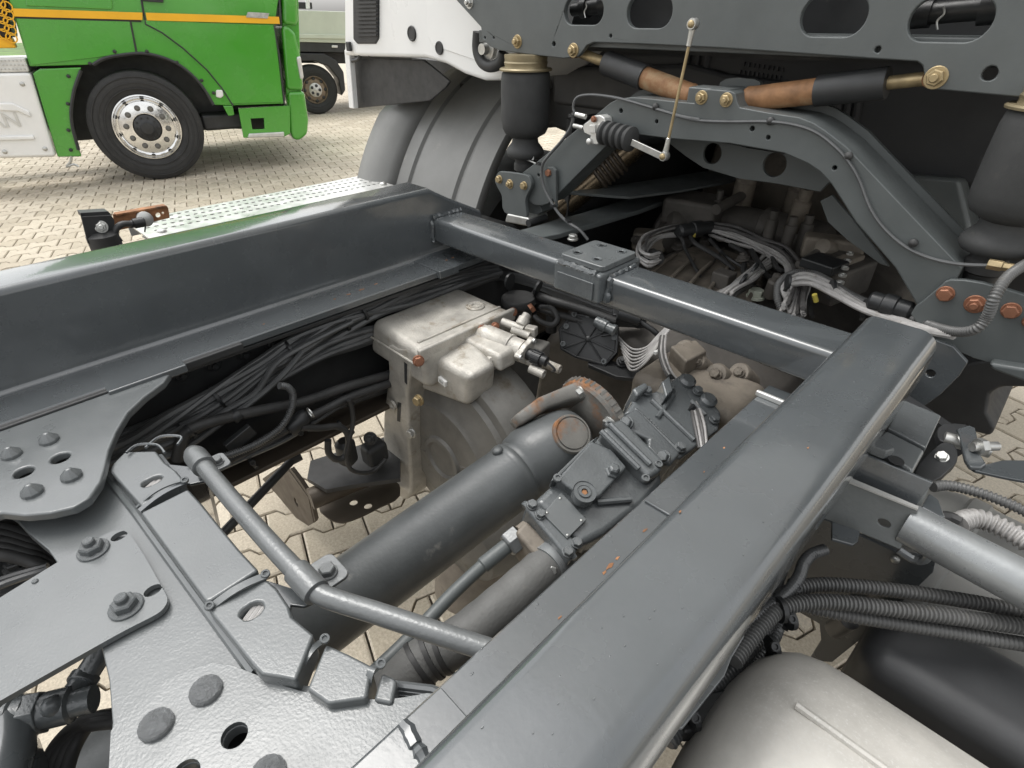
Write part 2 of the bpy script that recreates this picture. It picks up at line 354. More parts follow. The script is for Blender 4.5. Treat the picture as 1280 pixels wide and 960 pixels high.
# ================================================================= green lorry
GA = R(17); GH = V((math.sin(GA), math.cos(GA), 0)); GT = V((math.cos(GA), -math.sin(GA), 0)); G0 = V((-6.55, 1.08, 0)); ZU = V((0, 0, 1))
def gpl(t=0.): return (G0+GT*t, GT)
def z1(pts, t=0.): return [at(x/2.6667, y/2.6667, gpl(t)) for x, y in pts]
gt = thing('green_truck', 'bright green lorry with orange stripe and polished wheel parked on the pavers', 'truck', G0)
def gpan(name, pts, depth, m, t=0., parent=None, bevel=.012, holes=(), **kw):
    return MB().prism(z1(pts, t), GT*-depth, [z1(h, t) for h in holes]).build(name, M[m], parent or gt, bevel=bevel, **kw)
archo = [(310, 216), (345, 196), (400, 184), (470, 178), (530, 188), (590, 212), (640, 250), (680, 296), (712, 350)]
body = gpan('cab_body', [(-15, -160), (30, 0), (98, 222)]+archo+[(776, 352), (948, 346), (916, 86), (930, -10), (925, -160)], 2.3, 'green_paint')
upc = MB().prism([p for p in z1([(-15, -162), (925, -162)])]+[z1([(925, -162)])[0]+ZU*1.75-GH*.25, z1([(-15, -162)])[0]+ZU*1.9], GT*-2.3).build('cab_roof', M['green_paint'], gt, bevel=.05)
gpan('door_panel', [(478, 66), (486, 82), (540, 108), (610, 160), (690, 232), (742, 296), (772, 346), (944, 340), (914, 84)], .02, 'green_paint', .012, body, .006)
gpan('side_panel', [(54, 60), (104, 218), (452, 176), (434, 70)], .02, 'green_paint', .010, body, .006)
gpan('locker_panel', [(80, -40), (88, 20), (372, 32), (376, 24), (368, -40)], .02, 'green_paint', .010, body, .008)
gpan('stripe', [(40, 28), (475, 42), (475, 67), (48, 55)], .012, 'orange_stripe', .018, body, .002)
gpan('stripe', [(485, 42), (930, 56), (933, 80), (490, 68)], .012, 'orange_stripe', .020, body, .002)
gpan('name_badge', [(826, 40), (898, 44), (892, 62), (820, 58)], .012, 'zinc', .03, body, .002)
gpan('door_handle', [(475, -6), (545, -6), (545, 9), (475, 4)], .02, 'black_plastic', .035, body, .004)
# seams between the panels
for pts in ([(470, -10), (478, 40), (486, 80), (540, 108), (610, 160), (690, 232), (742, 296), (776, 350)], [(434, 70), (455, 176)], [(912, 84), (930, 180), (948, 346)], [(52, 58), (470, 70)], [(932, 0), (936, 84)]):
    MB().tube(z1(pts, .006), .009, 6).build('seam', M['black_plastic'], body)
# wheel arch trim, inner arch and mud panel
MB().tube(spline(z1([(270, 235), (245, 310), (238, 400), (262, 500)], .01), 5), .016, 6).build('arch_trim', M['black_plastic'], gt)
MB().tube(spline(z1(archo, .008), 4), .016, 6).build('arch_trim', M['black_plastic'], gt)
gpan('wheel_housing', [(104, 224), (310, 190), (420, 182), (540, 186), (640, 246), (712, 348), (780, 350), (960, 345), (960, 430), (730, 430), (255, 470), (190, 400)], .25, 'black_paint', -.42)
gpan('rear_arch_panel', [(108, 244), (130, 230), (272, 224), (250, 290), (240, 400), (252, 470), (272, 522), (192, 524)], .05, 'green_paint', .0)
gpan('front_fillet', [(742, 352), (776, 352), (782, 384), (762, 388)], .06, 'green_paint', .0)
# front corner, step well and headlamp
gpan('corner_panel', [(938, 86), (962, 84), (986, 110), (1002, 178), (1010, 250), (1012, 304), (956, 300)], .5, 'green_paint', -.02, bevel=.04)
gpan('corner_panel', [(958, 306), (1016, 304), (1030, 400), (1026, 448), (1000, 470), (978, 466), (968, 440)], .5, 'green_paint', -.02, bevel=.04)
gpan('corner_panel', [(938, -160), (985, -160), (996, 70), (992, 88), (942, 80)], .5, 'green_paint', -.02, bevel=.04)
gpan('headlamp', [(988, 190), (1003, 186), (1014, 262), (1002, 268)], .2, 'alu_sheet', .004, bevel=.02)
gpan('front_wall', [(930, -150), (990, -150), (1005, 300), (1020, 440), (960, 440)], 2.2, 'green_paint', -.06)
gpan('step_well', [(794, 362), (966, 352), (968, 446), (948, 456), (812, 460)], .06, 'green_paint', .0, None, .008, [[(836, 396), (880, 394), (882, 430), (842, 432)]])
gpan('step_tread', [(830, 446), (948, 440), (948, 456), (826, 460)], .10, 'alu_sheet', .03)
gpan('marker_lamp', [(720, 300), (742, 300), (746, 320), (736, 328), (720, 324)], .03, 'white_sticker', .022)
for x, y in [(382, 172), (490, 172), (590, 208), (672, 268), (712, 310), (228, 254), (226, 346), (228, 434), (236, 500), (300, 212)]:
    bolt(gt, z1([(x, y)], .014)[0], GT, .016, 'dome', 'black_plastic', 'rivet')
# white tank fairing behind the cab and the chequered step
fair = gpan('side_fairing', [(-160, 246), (100, 241), (186, 524), (-160, 532)], .5, 'white_paint', .03, None, .03)
def lettering(parent, body, org, ux, uz, nrm, h, m, name='lettering', depth=.004):
    c = bpy.data.curves.new(name, 'FONT'); c.body = body; c.size = h; c.extrude = depth; c.align_x = 'RIGHT'; c.offset = h*.015
    o = bpy.data.objects.new(name, c); COL.objects.link(o); me = bpy.data.meshes.new_from_object(o); COL.objects.unlink(o); bpy.data.objects.remove(o)
    mtx = Matrix((ux, uz, nrm)).transposed(); mb = MB(); mb.add([org+mtx@v.co for v in me.vertices], [tuple(p.vertices) for p in me.polygons])
    return mb.build(name, M[m], parent)
lettering(fair, 'MAN', z1([(76, 420)], .032)[0], GH, ZU, GT, .17, 'alu_sheet', depth=.006)
gpan('fairing_ridge', [(-160, 344), (40, 344), (98, 372), (104, 392), (60, 372), (-160, 362)], .03, 'white_paint', .052, fair, .012)
gpan('fairing_ridge', [(-160, 458), (112, 452), (116, 466), (-160, 474)], .03, 'white_paint', .052, fair, .012)
for x, y in [(74, 280), (150, 496), (16, 506)]: bolt(fair, z1([(x, y)], .032)[0], GT, .02, 'dome', 'zinc', 'rivet')
stp = gpan('chequer_step', [(-160, 198), (82, 192), (98, 240), (-160, 246)], .5, 'alu_sheet', .02)
for i in range(7):
    for j in range(3):
        bolt(stp, z1([(4+i*13+(j % 2)*6, 202+j*14)], .021)[0], GT, .007, 'dome', 'zinc', 'stud')
gpan('orange_rack', [(-160, 125), (38, 125), (54, 160), (-160, 164)], .1, 'orange_stripe', .0)
for i in range(5):
    for j in range(2):
        c = z1([(-2+i*4+j*24, 10+i*26+j*12)], .02)[0]; 
        MB().lathe(c-GT*.02, GT, [(.034, 0), (.043, 0), (.043, .02), (.034, .02), (.034, 0)], 14, cap=False).build('rack_ring', M['orange_stripe'], gt)
gpan('rack_panel', [(-160, -160), (0, -160), (40, 126), (-160, 126)], .3, 'black_paint', -.02)
gpan('trailer_frame', [(-700, 300), (-160, 300), (-160, 440), (-700, 450)], .3, 'black_paint', -.3)
# wheel
def wheel(parent, c, ax, r, rimk=.60, lorry=True, w=.3, rim_m='polished_alu'):
    ty = MB().lathe(c-ax*w, ax, [(r*rimk, 0), (r*.9, 0), (r, .04), (r, w-.05), (r*.985, w-.02), (r*.94, w-.004), (r*.86, w+.008), (r*.75, w+.006), (r*.66, w-.004), (r*rimk, w-.02), (r*rimk, w*.5)], 64, cap=False).build('tyre', M['tyre_rubber'], parent)
    for k in (.90, .80, .70): MB().lathe(c, ax, [(r*k-.004, 0), (r*k-.004, .012), (r*k, .013), (r*k+.004, .012), (r*k+.004, 0)], 64, cap=False).build('tyre_ridge', M['tyre_rubber'], ty)
    q = r*rimk
    ri = MB().lathe(c, ax, [(q, -.03), (q*.985, -.008), (q*.95, -.006), (q*.93, -.03), (q*.86, -.05), (q*.82, -.052), (q*.78, -.03), (q*.45, -.012), (q*.42, -.012), (q*.40, -.06), (0, -.06)], 56, cap=False).build('rim', M[rim_m], parent)
    return ty, ri, q
wc = G0+ZU*.515
ty, ri, q = wheel(gt, wc, GT, .515)
for i in range(10):
    a = i*math.pi/5+.2; d = GH*math.cos(a)+ZU*math.sin(a); d2 = GH*math.cos(a+.31)+ZU*math.sin(a+.31)
    MB().lathe(wc+d*q*.89-GT*.046, GT, [(.0, .0), (.018, 0), (.02, .006)], 12).build('rim_hole', M['black_paint'], ri)
    bolt(ri, wc+d2*q*.60-GT*.018, GT, .024, 'nut', 'cast_alloy_dark', 'wheel_nut')
hub = MB().lathe(wc, GT, [(q*.40, -.05), (q*.39, .01), (q*.32, .03), (q*.27, .032), (q*.2, .05), (q*.17, .065), (0, .07)], 32).build('hub', M['black_paint'], gt)
for i in range(10):
    a = i*math.pi/5; bolt(hub, wc+(GH*math.cos(a)+ZU*math.sin(a))*q*.33+GT*.028, GT, .011, 'plain', 'black_paint', 'hub_bolt')
MB().box(G0-GT*1.0+ZU*.55-GH*2.2, (.22, 6.0, .25), Matrix.Rotation(-GA, 3, 'Z')).build('chassis_rail', M['black_paint'], gt)
MB().lathe(G0-GT*2.2+ZU*.515, GT, [(.12, 0), (.12, 2.0)], 12).build('axle', M['black_paint'], gt)
wheel(gt, wc-GT*2.0, -GT, .515)
MB().box(z1([(745, 400)], -.3)[0], (.3, .45, .16), Matrix.Rotation(-GA, 3, 'Z')).build('steering_arm', M['black_paint'], gt, bevel=.03)
MB().tube(spline(z1([(238, 520), (235, 540), (222, 556), (246, 548), (262, 556)], .0), 4), .012, 6).build('loose_strap', M['zinc'], gt)

# ================================================================= pale flatbed van behind
B0 = at(398, 143, ('z', 0)); BH = GH; BT = GT
def bpl(t=0.): return (B0+BT*t, BT)
def b1(pts, t=0.): return [at(x/2.6667, y/2.6667, bpl(t)) for x, y in pts]
vn = thing('flatbed_van', 'pale green flatbed van with rusty steel wheel behind the green lorry', 'van', B0)
def bpan(name, pts, depth, m, t=0., parent=None, bevel=.01):
    return MB().prism(b1(pts, t), BT*-depth).build(name, M[m], parent or vn, bevel=bevel)
ds = bpan('drop_side', [(600, 22), (1400, 46), (1400, 150), (600, 130)], .05, 'van_paint', .08)
bpan('drop_side_rail', [(600, 106), (1400, 120), (1400, 134), (600, 122)], .04, 'van_paint', .11, ds)
bpan('load_bed', [(600, 130), (1400, 150), (1400, 180), (600, 165)], 1.9, 'black_paint', .05)
bpan('fender', [(985, 176), (1080, 178), (1120, 200), (1146, 240), (1152, 300), (1140, 320), (1128, 262), (1096, 222), (1050, 204), (985, 204)], .4, 'black_plastic', .06, None, .02)
bpan('bed_light', [(1106, 150), (1126, 151), (1126, 160), (1106, 159)], .03, 'alu_sheet', .08)
bpan('cab', [(200, -20), (980, -40), (990, 30), (990, 60), (560, 120), (200, 100)], 1.8, 'white_paint', -.1)
bpan('tail_post', [(1018, -40), (1030, -40), (1034, 30), (1020, 30)], .06, 'white_paint', .02)
bpan('spare_box', [(990, 6), (1040, 8), (1042, 30), (990, 28)], .3, 'black_plastic', .0)
vwc = at(1052/2.6667, 300/2.6667, bpl(.0)); vr = vwc.z
ty, ri, q = wheel(vn, vwc, BT, vr, .56, w=.24, rim_m='brown_rim')
for i in range(8):
    a = i*math.pi/4; bolt(ri, vwc+(BH*math.cos(a)+ZU*math.sin(a))*q*.80-BT*.04, BT, .03, 'dome', 'black_paint', 'rim_hole')
hb = MB().lathe(vwc, BT, [(q*.52, -.04), (q*.5, .01), (q*.3, .02), (0, .03)], 24).build('hub_cap', M['zinc'], vn)
for i in range(5):
    a = i*math.pi*.4; bolt(hb, vwc+(BH*math.cos(a)+ZU*math.sin(a))*q*.32+BT*.02, BT, .025, 'dome', 'black_paint', 'hub_bolt')
bpan('chassis', [(600, 165), (1400, 180), (1400, 215), (600, 205)], 1.4, 'black_paint', -.35)
# ================================================================= subframe: two rails and a cross tube
ZT, ZF, HA = 1.17, 1.035, .40
sub = thing('subframe', 'glossy dark grey steel subframe of two rails joined by a cross tube', 'subframe', (0, -.7, 1.02))
def rail_loop(sgn, y, top=ZT, tw=.074):
    a = HA; pts = [(a-.081, ZF-.012), (a-.081, ZF-.002), (a-.079, ZF)]
    pts += [(a-.010, ZF)]+arc(a-.010, ZF+.010, .010, -90, 0, 3)
    pts += arc(a+.010, top-.010, .010, 180, 90, 4)
    pts += arc(a+tw-.020, top-.020, .020, 90, 0, 6)+arc(a+tw-.016, top-.046, .016, 0, -90, 4)
    zb = min(top-.062, 1.108)
    pts += [(a+.024, top-.062), (a+.012, max(zb-.014, ZF))]
    pts += [(a+.012, ZF-.012)]
    return [V((sgn*x, y, z)) for x, z in pts]
def weld(parent, a, b, r=.004, m='frame_paint', n=None):
    a = V(a); b = V(b); n = n or int((b-a).length/.0035)
    rs = [r*random.uniform(.75, 1.25) for _ in range(n+1)]; P = [X(a, b, i/n)+V((random.uniform(-1, 1), random.uniform(-1, 1), random.uniform(-1, 1)))*r*.22 for i in range(n+1)]
    return MB().tube(P, lambda t: rs[min(int(t*n+.5), n)], 7).build('weld_bead', M[m], parent)
MB().loft([rail_loop(1, -2.2), rail_loop(1, -.74), rail_loop(1, .004)]).build('rail', M['frame_paint'], sub, smooth=30)
lr = [rail_loop(-1, -2.2, tw=.092), rail_loop(-1, .0, tw=.092), rail_loop(-1, .05, 1.142, .09), rail_loop(-1, .135, 1.10, .085)]
MB().loft(lr).build('rail', M['frame_paint'], sub, smooth=30)
# right rail nose below the top flange, running on to the cab mount
MB().prism([V((HA+.001, -.02, 1.10)), V((HA+.001, .003, 1.10)), V((HA+.001, .12, 1.075)), V((HA+.001, .12, 1.025)), V((HA+.001, -.02, 1.025))], (.011, 0, 0)).build('rail_nose', M['frame_paint'], sub)
cb = MB().loft([[V((x, y, z)) for y, z in rrect(.0, 1.060, .078, 1.1115, .0085, 4)] for x in (-.399, .399)]).build('cross_tube', M['frame_paint'], sub, smooth=30)
for sx in (-1,):
    weld(cb, (sx*.398, -.003, 1.062), (sx*.398, -.003, 1.108), .0045); weld(cb, (sx*.398, .002, 1.113), (sx*.398, .076, 1.113), .005)
MB().box((.352, -.03, 1.0385), (.07, .006, .008)).build('stop_strip', M['alu_sheet'], sub, bevel=.002)
MB().box((-.352, -.035, 1.030), (.085, .05, .016)).build('flange_end', M['frame_paint'], sub, bevel=.002)
# the flange steps where two lengths meet
for y in (-.62, -.30):
    MB().box((HA-.040, y, ZF+.0015), (.076, .10 if y < -.5 else .002, .003)).build('flange_patch', M['frame_paint'], sub, bevel=.001)
MB().box((-.350, -.585, ZF-.006), (.094, .10, .0125)).build('flange_patch', M['frame_paint'], sub, bevel=.002)
weld(sub, (-.402, -.60, ZF+.002), (-.402, -.57, ZF+.002), .004)
weld(sub, (.322, -.605, ZF+.002), (.392, -.612, ZF+.002), .005)
# seat block on the cross tube
bk = at(752, 318, ('z', 1.126)); BX, BY = -.004, .034
blk = MB().prism([V((BX-.052, -.020, z)) if 0 else V((BX+x, y, 1.070)) for x, y, z in ((-.048, -.020, 0), (.048, -.020, 0), (.048, .092, 0), (-.048, .092, 0))], (0, 0, .050)).build('seat_block', M['pump_paint'], sub, bevel=.005)
MB().prism([V((BX+x, y, 1.1205)) for x, y in rrect(-.044, -.010, .044, .084, .008)], (0, 0, .010)).build('cap_plate', M['plate_paint'], blk, bevel=.002)
weld(blk, (BX-.040, -.016, 1.119), (BX+.040, -.016, 1.119), .005)
weld(blk, (BX+.052, -.004, 1.075), (BX+.052, .002, 1.112), .006); weld(blk, (BX+.052, .004, 1.113), (BX+.052, .07, 1.113), .004)
MB().box((BX, -.022, 1.090), (.074, .003, .030)).build('front_facing', M['pump_paint'], blk, bevel=.001)
for x, y in ((-.026, .012), (.016, .010), (-.018, .068), (.024, .066)):
    MB().lathe(V((BX+x, y, 1.1297)), (0, 0, 1), [(.009, 0), (.009, .0022), (.0065, .0022), (.0045, .0008), (0, .0008)], 18).build('screw', M['pump_paint'], blk)
for i in range(7):    # weld spatter
    x = random.uniform(-.35, .35); bolt(cb, (x, random.uniform(.01, .07), 1.1113), (0, 0, 1), random.uniform(.0006, .0012), 'dome', 'frame_paint', 'spatter')
for i in range(16):
    bolt(sub, (random.uniform(.41, .455), random.uniform(-.72, -.05), ZT-.0003), (0, 0, 1), random.uniform(.0004, .0008), 'dome', 'frame_paint', 'spatter')
for i in range(30):
    bolt(sub, (random.uniform(.320, .333), random.uniform(-.66, -.3), ZF-.0004), (0, 0, 1), random.uniform(.0006, .0012), 'dome', 'frame_paint', 'spatter')

# ================================================================= riveted plates of the chassis cross member
zp = ('z', 1.0)
xm = thing('cross_member', 'light grey pressed steel cross member between the rails', 'cross member', at(90, 720, ('z', .95)))
MB().prism(ats([(-90, 690), (0, 636), (16, 645), (35, 666), (60, 687), (71, 703), (92, 745), (110, 780), (126, 806), (136, 850), (140, 903), (132, 985), (480, 1010), (560, 930), (400, 858), (330, 850), (262, 764), (215, 700), (170, 640), (132, 592), (60, 560), (-90, 560)], zp), (0, 0, -.012), [circ(at(x_, y_, ('z', 1.0052))-V((0, 0, .0052)), V((0, 0, 1)), .0088, 20) for x_, y_ in ((293, 919), (232, 967))]).build('top_plate', M['plate_paint'], xm, bevel=.003)
gl = ats([(128, 588), (170, 640), (215, 702), (262, 766), (318, 842)], ('z', 1.001))
MB().tube(gl, .005, 8).build('folded_lip', M['plate_paint'], xm)
MB().prism(ats([(130, 590), (168, 640), (215, 704), (262, 768), (330, 850), (334, 846), (266, 762), (219, 698), (174, 636), (138, 588)], ('z', .998)), (0, 0, -.14)).build('front_web', M['frame_paint'], xm)
zl = ('z', 1.03)
gp = thing('gusset_plate', 'grey gusset plate with four pointed rivets beside the left rail', 'gusset plate', at(60, 580, ('z', 1.0)), 'riveted gusset plates')
lo = ats([(-60, 540), (0, 505), (100, 480), (213, 466), (204, 478), (180, 496), (160, 515), (146, 538), (136, 562), (131, 585), (126, 602), (112, 622), (92, 634), (62, 641), (30, 644), (0, 641), (-60, 660)], zl)
hl = [circ(at(x, y, zl), V((0, 0, 1)), .0092, 18) for x, y in ((75, 572), (29, 590))]
MB().prism(lo, (0, 0, -.011), hl).build('plate', M['plate_paint'], gp, bevel=.003)
for x, y in ((62, 548), (15, 566), (90, 593), (41, 613)): bolt(gp, at(x, y+3, zl), (0, 0, 1), .0106, 'cone', 'plate_paint', 'rivet')
MB().box((-.36, -.95, 1.0275), (.10, 1.0, .012)).build('packer', M['black_paint'], gp, bevel=.002)
zn = ('z', 1.0052)
gq = thing('gusset_plate', 'grey gusset plate with round dented rivet heads at the bottom edge of the photo', 'gusset plate', at(250, 920, ('z', .99)), 'riveted gusset plates')
no = ats([(134, 985), (138, 915), (150, 893), (175, 870), (205, 850), (240, 835), (265, 828), (290, 831), (318, 842), (345, 854), (378, 864), (420, 871), (470, 874), (500, 872), (534, 866), (600, 870), (560, 985)], zn)
hn = [circ(at(293, 919, zn), V((0, 0, 1)), .0094, 20), circ(at(232, 967, zn), V((0, 0, 1)), .0094, 20)]
MB().prism(no, (0, 0, -.005), hn).build('plate', M['plate_paint'], gq, bevel=.0015)
for x, y in ((258, 862), (196, 905), (336, 966)): bolt(gq, at(x, y+2, zn), (0, 0, 1), .0124, 'hammered', 'rivet_head', 'rivet')
MB().prism(ats([(160, 900), (300, 850), (420, 900), (380, 1000), (150, 1000)], ('z', .965)), (0, 0, -.06)).build('dark_backing', M['black_paint'], xm)  # black block added below the plate holes, its colour standing in for their shade
# bolted strap plate
zb_ = ('z', 1.0075)
bp = thing('strap_plate', 'flat grey plate held by two hex nuts on the cross member', 'plate', at(60, 760, ('z', 1.0)))
so_ = spline(ats([(-40, 772), (0, 747), (60, 710), (110, 680), (135, 666), (150, 663), (162, 668), (180, 694), (203, 735), (209, 748), (206, 758), (195, 768), (160, 786), (120, 808), (60, 842), (0, 876), (-40, 900)], zb_), 3, True)
slots = [circ(at(149, 670, zb_), V((0, 0, 1)), .0078, 16, .0062), circ(at(191, 738, zb_), V((0, 0, 1)), .0078, 16, .0062)]
MB().prism(so_, (0, 0, -.0055), slots).build('plate', M['plate_paint'], bp, bevel=.0015)
for x, y in ((117, 688), (158, 759)): bolt(bp, at(x, y, zb_), (0, 0, 1), .0125, 'nut', 'pump_paint', 'nut')
bolt(bp, at(44, 727, zb_), (0, 0, 1), .0028, 'dome', 'pump_paint', 'pip')

# chipped paint with rust showing, along the flanges
def chip(px, py, pl, r, m='rust'):
    c = at(px, py, pl); n_ = 9; rr = [r*random.uniform(.45, 1.2) for _ in range(n_)]
    MB().prism([c+V((math.cos(2*math.pi*i/n_)*rr[i]*.6, math.sin(2*math.pi*i/n_)*rr[i]*1.5, .0001)) for i in range(n_)], (0, 0, .0003)).build('paint_chip', M[m], sub)
for x, y, r in ((806, 663, .0028), (772, 698, .002), (762, 708, .0035), (755, 716, .002), (700, 772, .0015), (880, 590, .0012)): chip(x, y, ('z', ZF+.0001), r)
for x, y, r in ((850, 640, .0012), (905, 560, .001), (1010, 560, .0011)): chip(x, y, ('z', ZT+.0001), r)
for x, y, r in ((436, 368, .003), (452, 362, .004), (470, 355, .0025), (418, 374, .002), (330, 405, .0015), (545, 322, .004), (556, 326, .005), (566, 322, .003), (550, 330, .003)): chip(x, y, ('z', ZF+.0001), r)
for i in range(60):
    x, y = random.choice([(random.uniform(860, 1080), random.uniform(430, 700)), (random.uniform(600, 860), random.uniform(690, 940))])
    p = at(x, y, ('z', ZT+.0001))
    if .412 < p.x < .455: chip(x, y, ('z', ZT+.0001), random.uniform(.0003, .0007), 'plate_paint')
# ================================================================= cable channel on the cross member
chn = thing('cable_channel', 'grey sheet metal cable channel strapped along the cross member', 'cable channel', at(230, 680, ('z', 1.0)))
zc_ = ('z', 1.018); D2 = lambda pts: [(120+x/4, 540+y/4) for x, y in pts]; D3 = lambda pts: [(260+x/4, 720+y/4) for x, y in pts]
def cpiece(name, px, z=zc_, dp=.03, holes=(), bev=.003): return MB().prism(ats(px, z), (0, 0, -dp), holes).build(name, M['plate_paint'], chn, bevel=bev)
h1 = [circ(at(189.5, 601, zc_), V((0, 0, 1)), .0105, 18, .0065)]; h2 = [circ(at(314.5, 763, zc_), V((0, 0, 1)), .0098, 18, .0078)]
cpiece('lid', D2([(65, 195), (80, 160), (145, 95), (300, 92), (345, 150), (400, 190), (445, 245), (225, 372)]), holes=h1)
cpiece('lid', D2([(220, 402), (460, 282), (525, 352), (620, 470), (720, 590), (812, 688), (575, 840), (548, 850)]), z=('z', 1.0205))
cpiece('lid', D3([(-2, 166), (6, 138), (285, 8), (345, 60), (405, 150), (420, 200), (530, 292), (440, 522), (378, 508), (262, 490), (230, 455)]), holes=h2)
cpiece('end_sleeve', D3([(492, 565), (588, 335), (700, 385), (822, 447), (795, 612), (600, 640)]), z=('z', 1.014), dp=.034)
cpiece('end_sleeve', D3([(826, 620), (866, 478), (938, 508), (944, 530), (922, 640)]), z=('z', 1.009), dp=.026)
MB().prism(ats(D2([(100, 150), (330, 110), (440, 250), (460, 290), (800, 700), (860, 770), (940, 900), (800, 1000), (600, 1000), (200, 400)]), ('z', .996)), (0, 0, -.012)).build('base', M['frame_paint'], chn)
for p in (h1[0], h2[0]):
    c = sum(p, V((0, 0, 0)))/len(p)
    for k in (-1, 0, 1):
        MB().tube([c+V((k*.005+.012, -.02, -.008)), c+V((k*.005-.012, .02, -.008))], .0028, 8).build('wire', M['wire_grey'], chn)
def strap(a, b, hump, w=.006, m='plate_paint', th=.0018):
    P = [X(a, b, t)+V((0, 0, hump*math.sin(math.pi*min(max(t, 0), 1)))) for t in [i/10 for i in range(11)]]
    u = (V(b)-V(a)).normalized(); s = u.cross(V((0, 0, 1))).normalized()*w/2; mb = MB()
    mb.loft([[p-s, p+s, p+s-V((0, 0, th)), p-s-V((0, 0, th))] for p in P]); return mb
strap(at(174, 638, ('z', 1.019)), at(231, 603, ('z', 1.019)), .004).build('strap', M['frame_paint'], chn)
strap(at(170, 634, ('z', 1.014)), at(229, 600, ('z', 1.021)), .006, .003).build('strap', M['plate_paint'], chn)
strap(at(264, 758, ('z', 1.018)), at(332, 719, ('z', 1.020)), .004, .008).build('strap', M['plate_paint'], chn)
strap(at(368, 862, ('z', .996)), at(405, 800, ('z', 1.008)), .012, .006).build('strap', M['pump_paint'], chn)
strap(at(458, 874, ('z', .996)), at(475, 832, ('z', 1.006)), .016, .006).build('strap', M['pump_paint'], chn)
for x, y in ((231, 601), (332, 718), (262, 758), (406, 799), (476, 830)):
    bolt(chn, at(x, y, ('z', 1.02)), (0.3, 0, 1), .0042, 'socket', 'pump_paint', 'buckle')
for dy in (0, 5, 10): MB().tube(ats([(490, 856+dy), (540, 862+dy), (600, 885+dy)], ('z', .992-dy*.0006)), .0038, 8).build('wire', M['frame_paint'], chn)
MB().tube(spline(ats([(158, 566), (172, 556), (196, 556), (206, 566)], ('z', 1.022)), 5), .0016, 6).build('wire', M['frame_paint'], chn)
MB().tube(spline(ats([(182, 560), (200, 546), (226, 546), (222, 556)], ('z', 1.02)), 5), .0018, 6).build('wire', M['frame_paint'], chn)
# bracket feet that carry the guard tube
MB().prism(ats(D2([(350, 158), (500, 175), (560, 240), (470, 260), (440, 250)]), ('z', 1.0)), (0, 0, -.004)).build('foot', M['frame_paint'], chn, bevel=.001)
MB().prism(ats([(232, 602), (258, 600), (272, 660), (264, 668)], ('y', -.60)), (0, .004, 0)).build('foot', M['frame_paint'], chn)
MB().prism(ats([(333, 725), (365, 735), (393, 752), (380, 758), (364, 756), (362, 768)], ('z', 1.008)), (0, 0, -.004)).build('foot', M['frame_paint'], chn, bevel=.001)

# ================================================================= bent guard tube
ht = thing('guard_tube', 'bent bare grey steel tube clamped across the propeller shaft bay', 'tube', at(330, 660, ('z', 1.0)))
hz = lambda x, y, z: at(x, y, ('z', z))
tp = spline([hz(246, 572, 1.035), hz(290, 625, 1.035), hz(340, 682, 1.033), hz(378, 722, 1.031), hz(398, 741, 1.029), hz(425, 752, 1.027), hz(470, 766, 1.025), hz(540, 789, 1.022), hz(620, 815, 1.018)], 6)
MB().tube(tp, .0094, 18).build('tube', M['tube_paint'], ht)
d = (tp[4]-tp[0]).normalized()
MB().lathe(tp[0]-d*.008, d, [(.0, -.007), (.009, -.006), (.0115, 0), (.0125, .005), (.0125, .03), (.010, .031)], 22).build('sleeve', M['tube_paint'], ht)
j = min(range(len(tp)), key=lambda i: (tp[i]-hz(384, 728, 1.03)).length); d = (tp[j+1]-tp[j-1]).normalized()
MB().lathe(tp[j]-d*.016, d, [(.010, 0), (.0123, .001), (.0123, .033), (.010, .034)], 22).build('sleeve', M['tube_paint'], ht)
for x, y, s in ((272, 578, 1), (410, 716, 1.25)):
    c = hz(x, y, 1.012)
    MB().prism([c+V((p*s, q*s, 0)) for p, q in rrect(-.017, -.012, .013, .012, .006)], (0, 0, -.004)).build('clamp_foot', M['tube_paint'], ht, bevel=.001)
    bolt(ht, c, (0, 0, 1), .0075*s, 'hex', 'tube_paint')
MB().tube([hz(246, 572, 1.03), hz(246, 572, 1.03)+V((-.005, .004, -.03))], .010, 14).build('end_post', M['frame_paint'], ht)

# ================================================================= chassis rail behind the cables
cr = thing('chassis_rail', 'black chassis rail web behind the cable bundles under the left subframe rail', 'chassis rail', (-.40, -.3, .77), 'chassis rails')
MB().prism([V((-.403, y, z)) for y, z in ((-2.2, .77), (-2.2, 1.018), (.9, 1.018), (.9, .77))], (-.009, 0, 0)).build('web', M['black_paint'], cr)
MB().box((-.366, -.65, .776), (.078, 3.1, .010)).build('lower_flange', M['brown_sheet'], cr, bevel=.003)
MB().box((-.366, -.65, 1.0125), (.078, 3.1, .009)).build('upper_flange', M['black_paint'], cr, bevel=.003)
for x, y in ((266, 455), (304, 441), (226, 467), (340, 428), (200, 540)):
    bolt(cr, at(x, y, ('x', -.403)), (1, 0, 0), .012, 'nut', 'black_paint', 'bolt')
bolt(cr, at(224, 467, ('x', -.399)), (1, 0, 0), .006, 'dome', 'zinc', 'bolt')

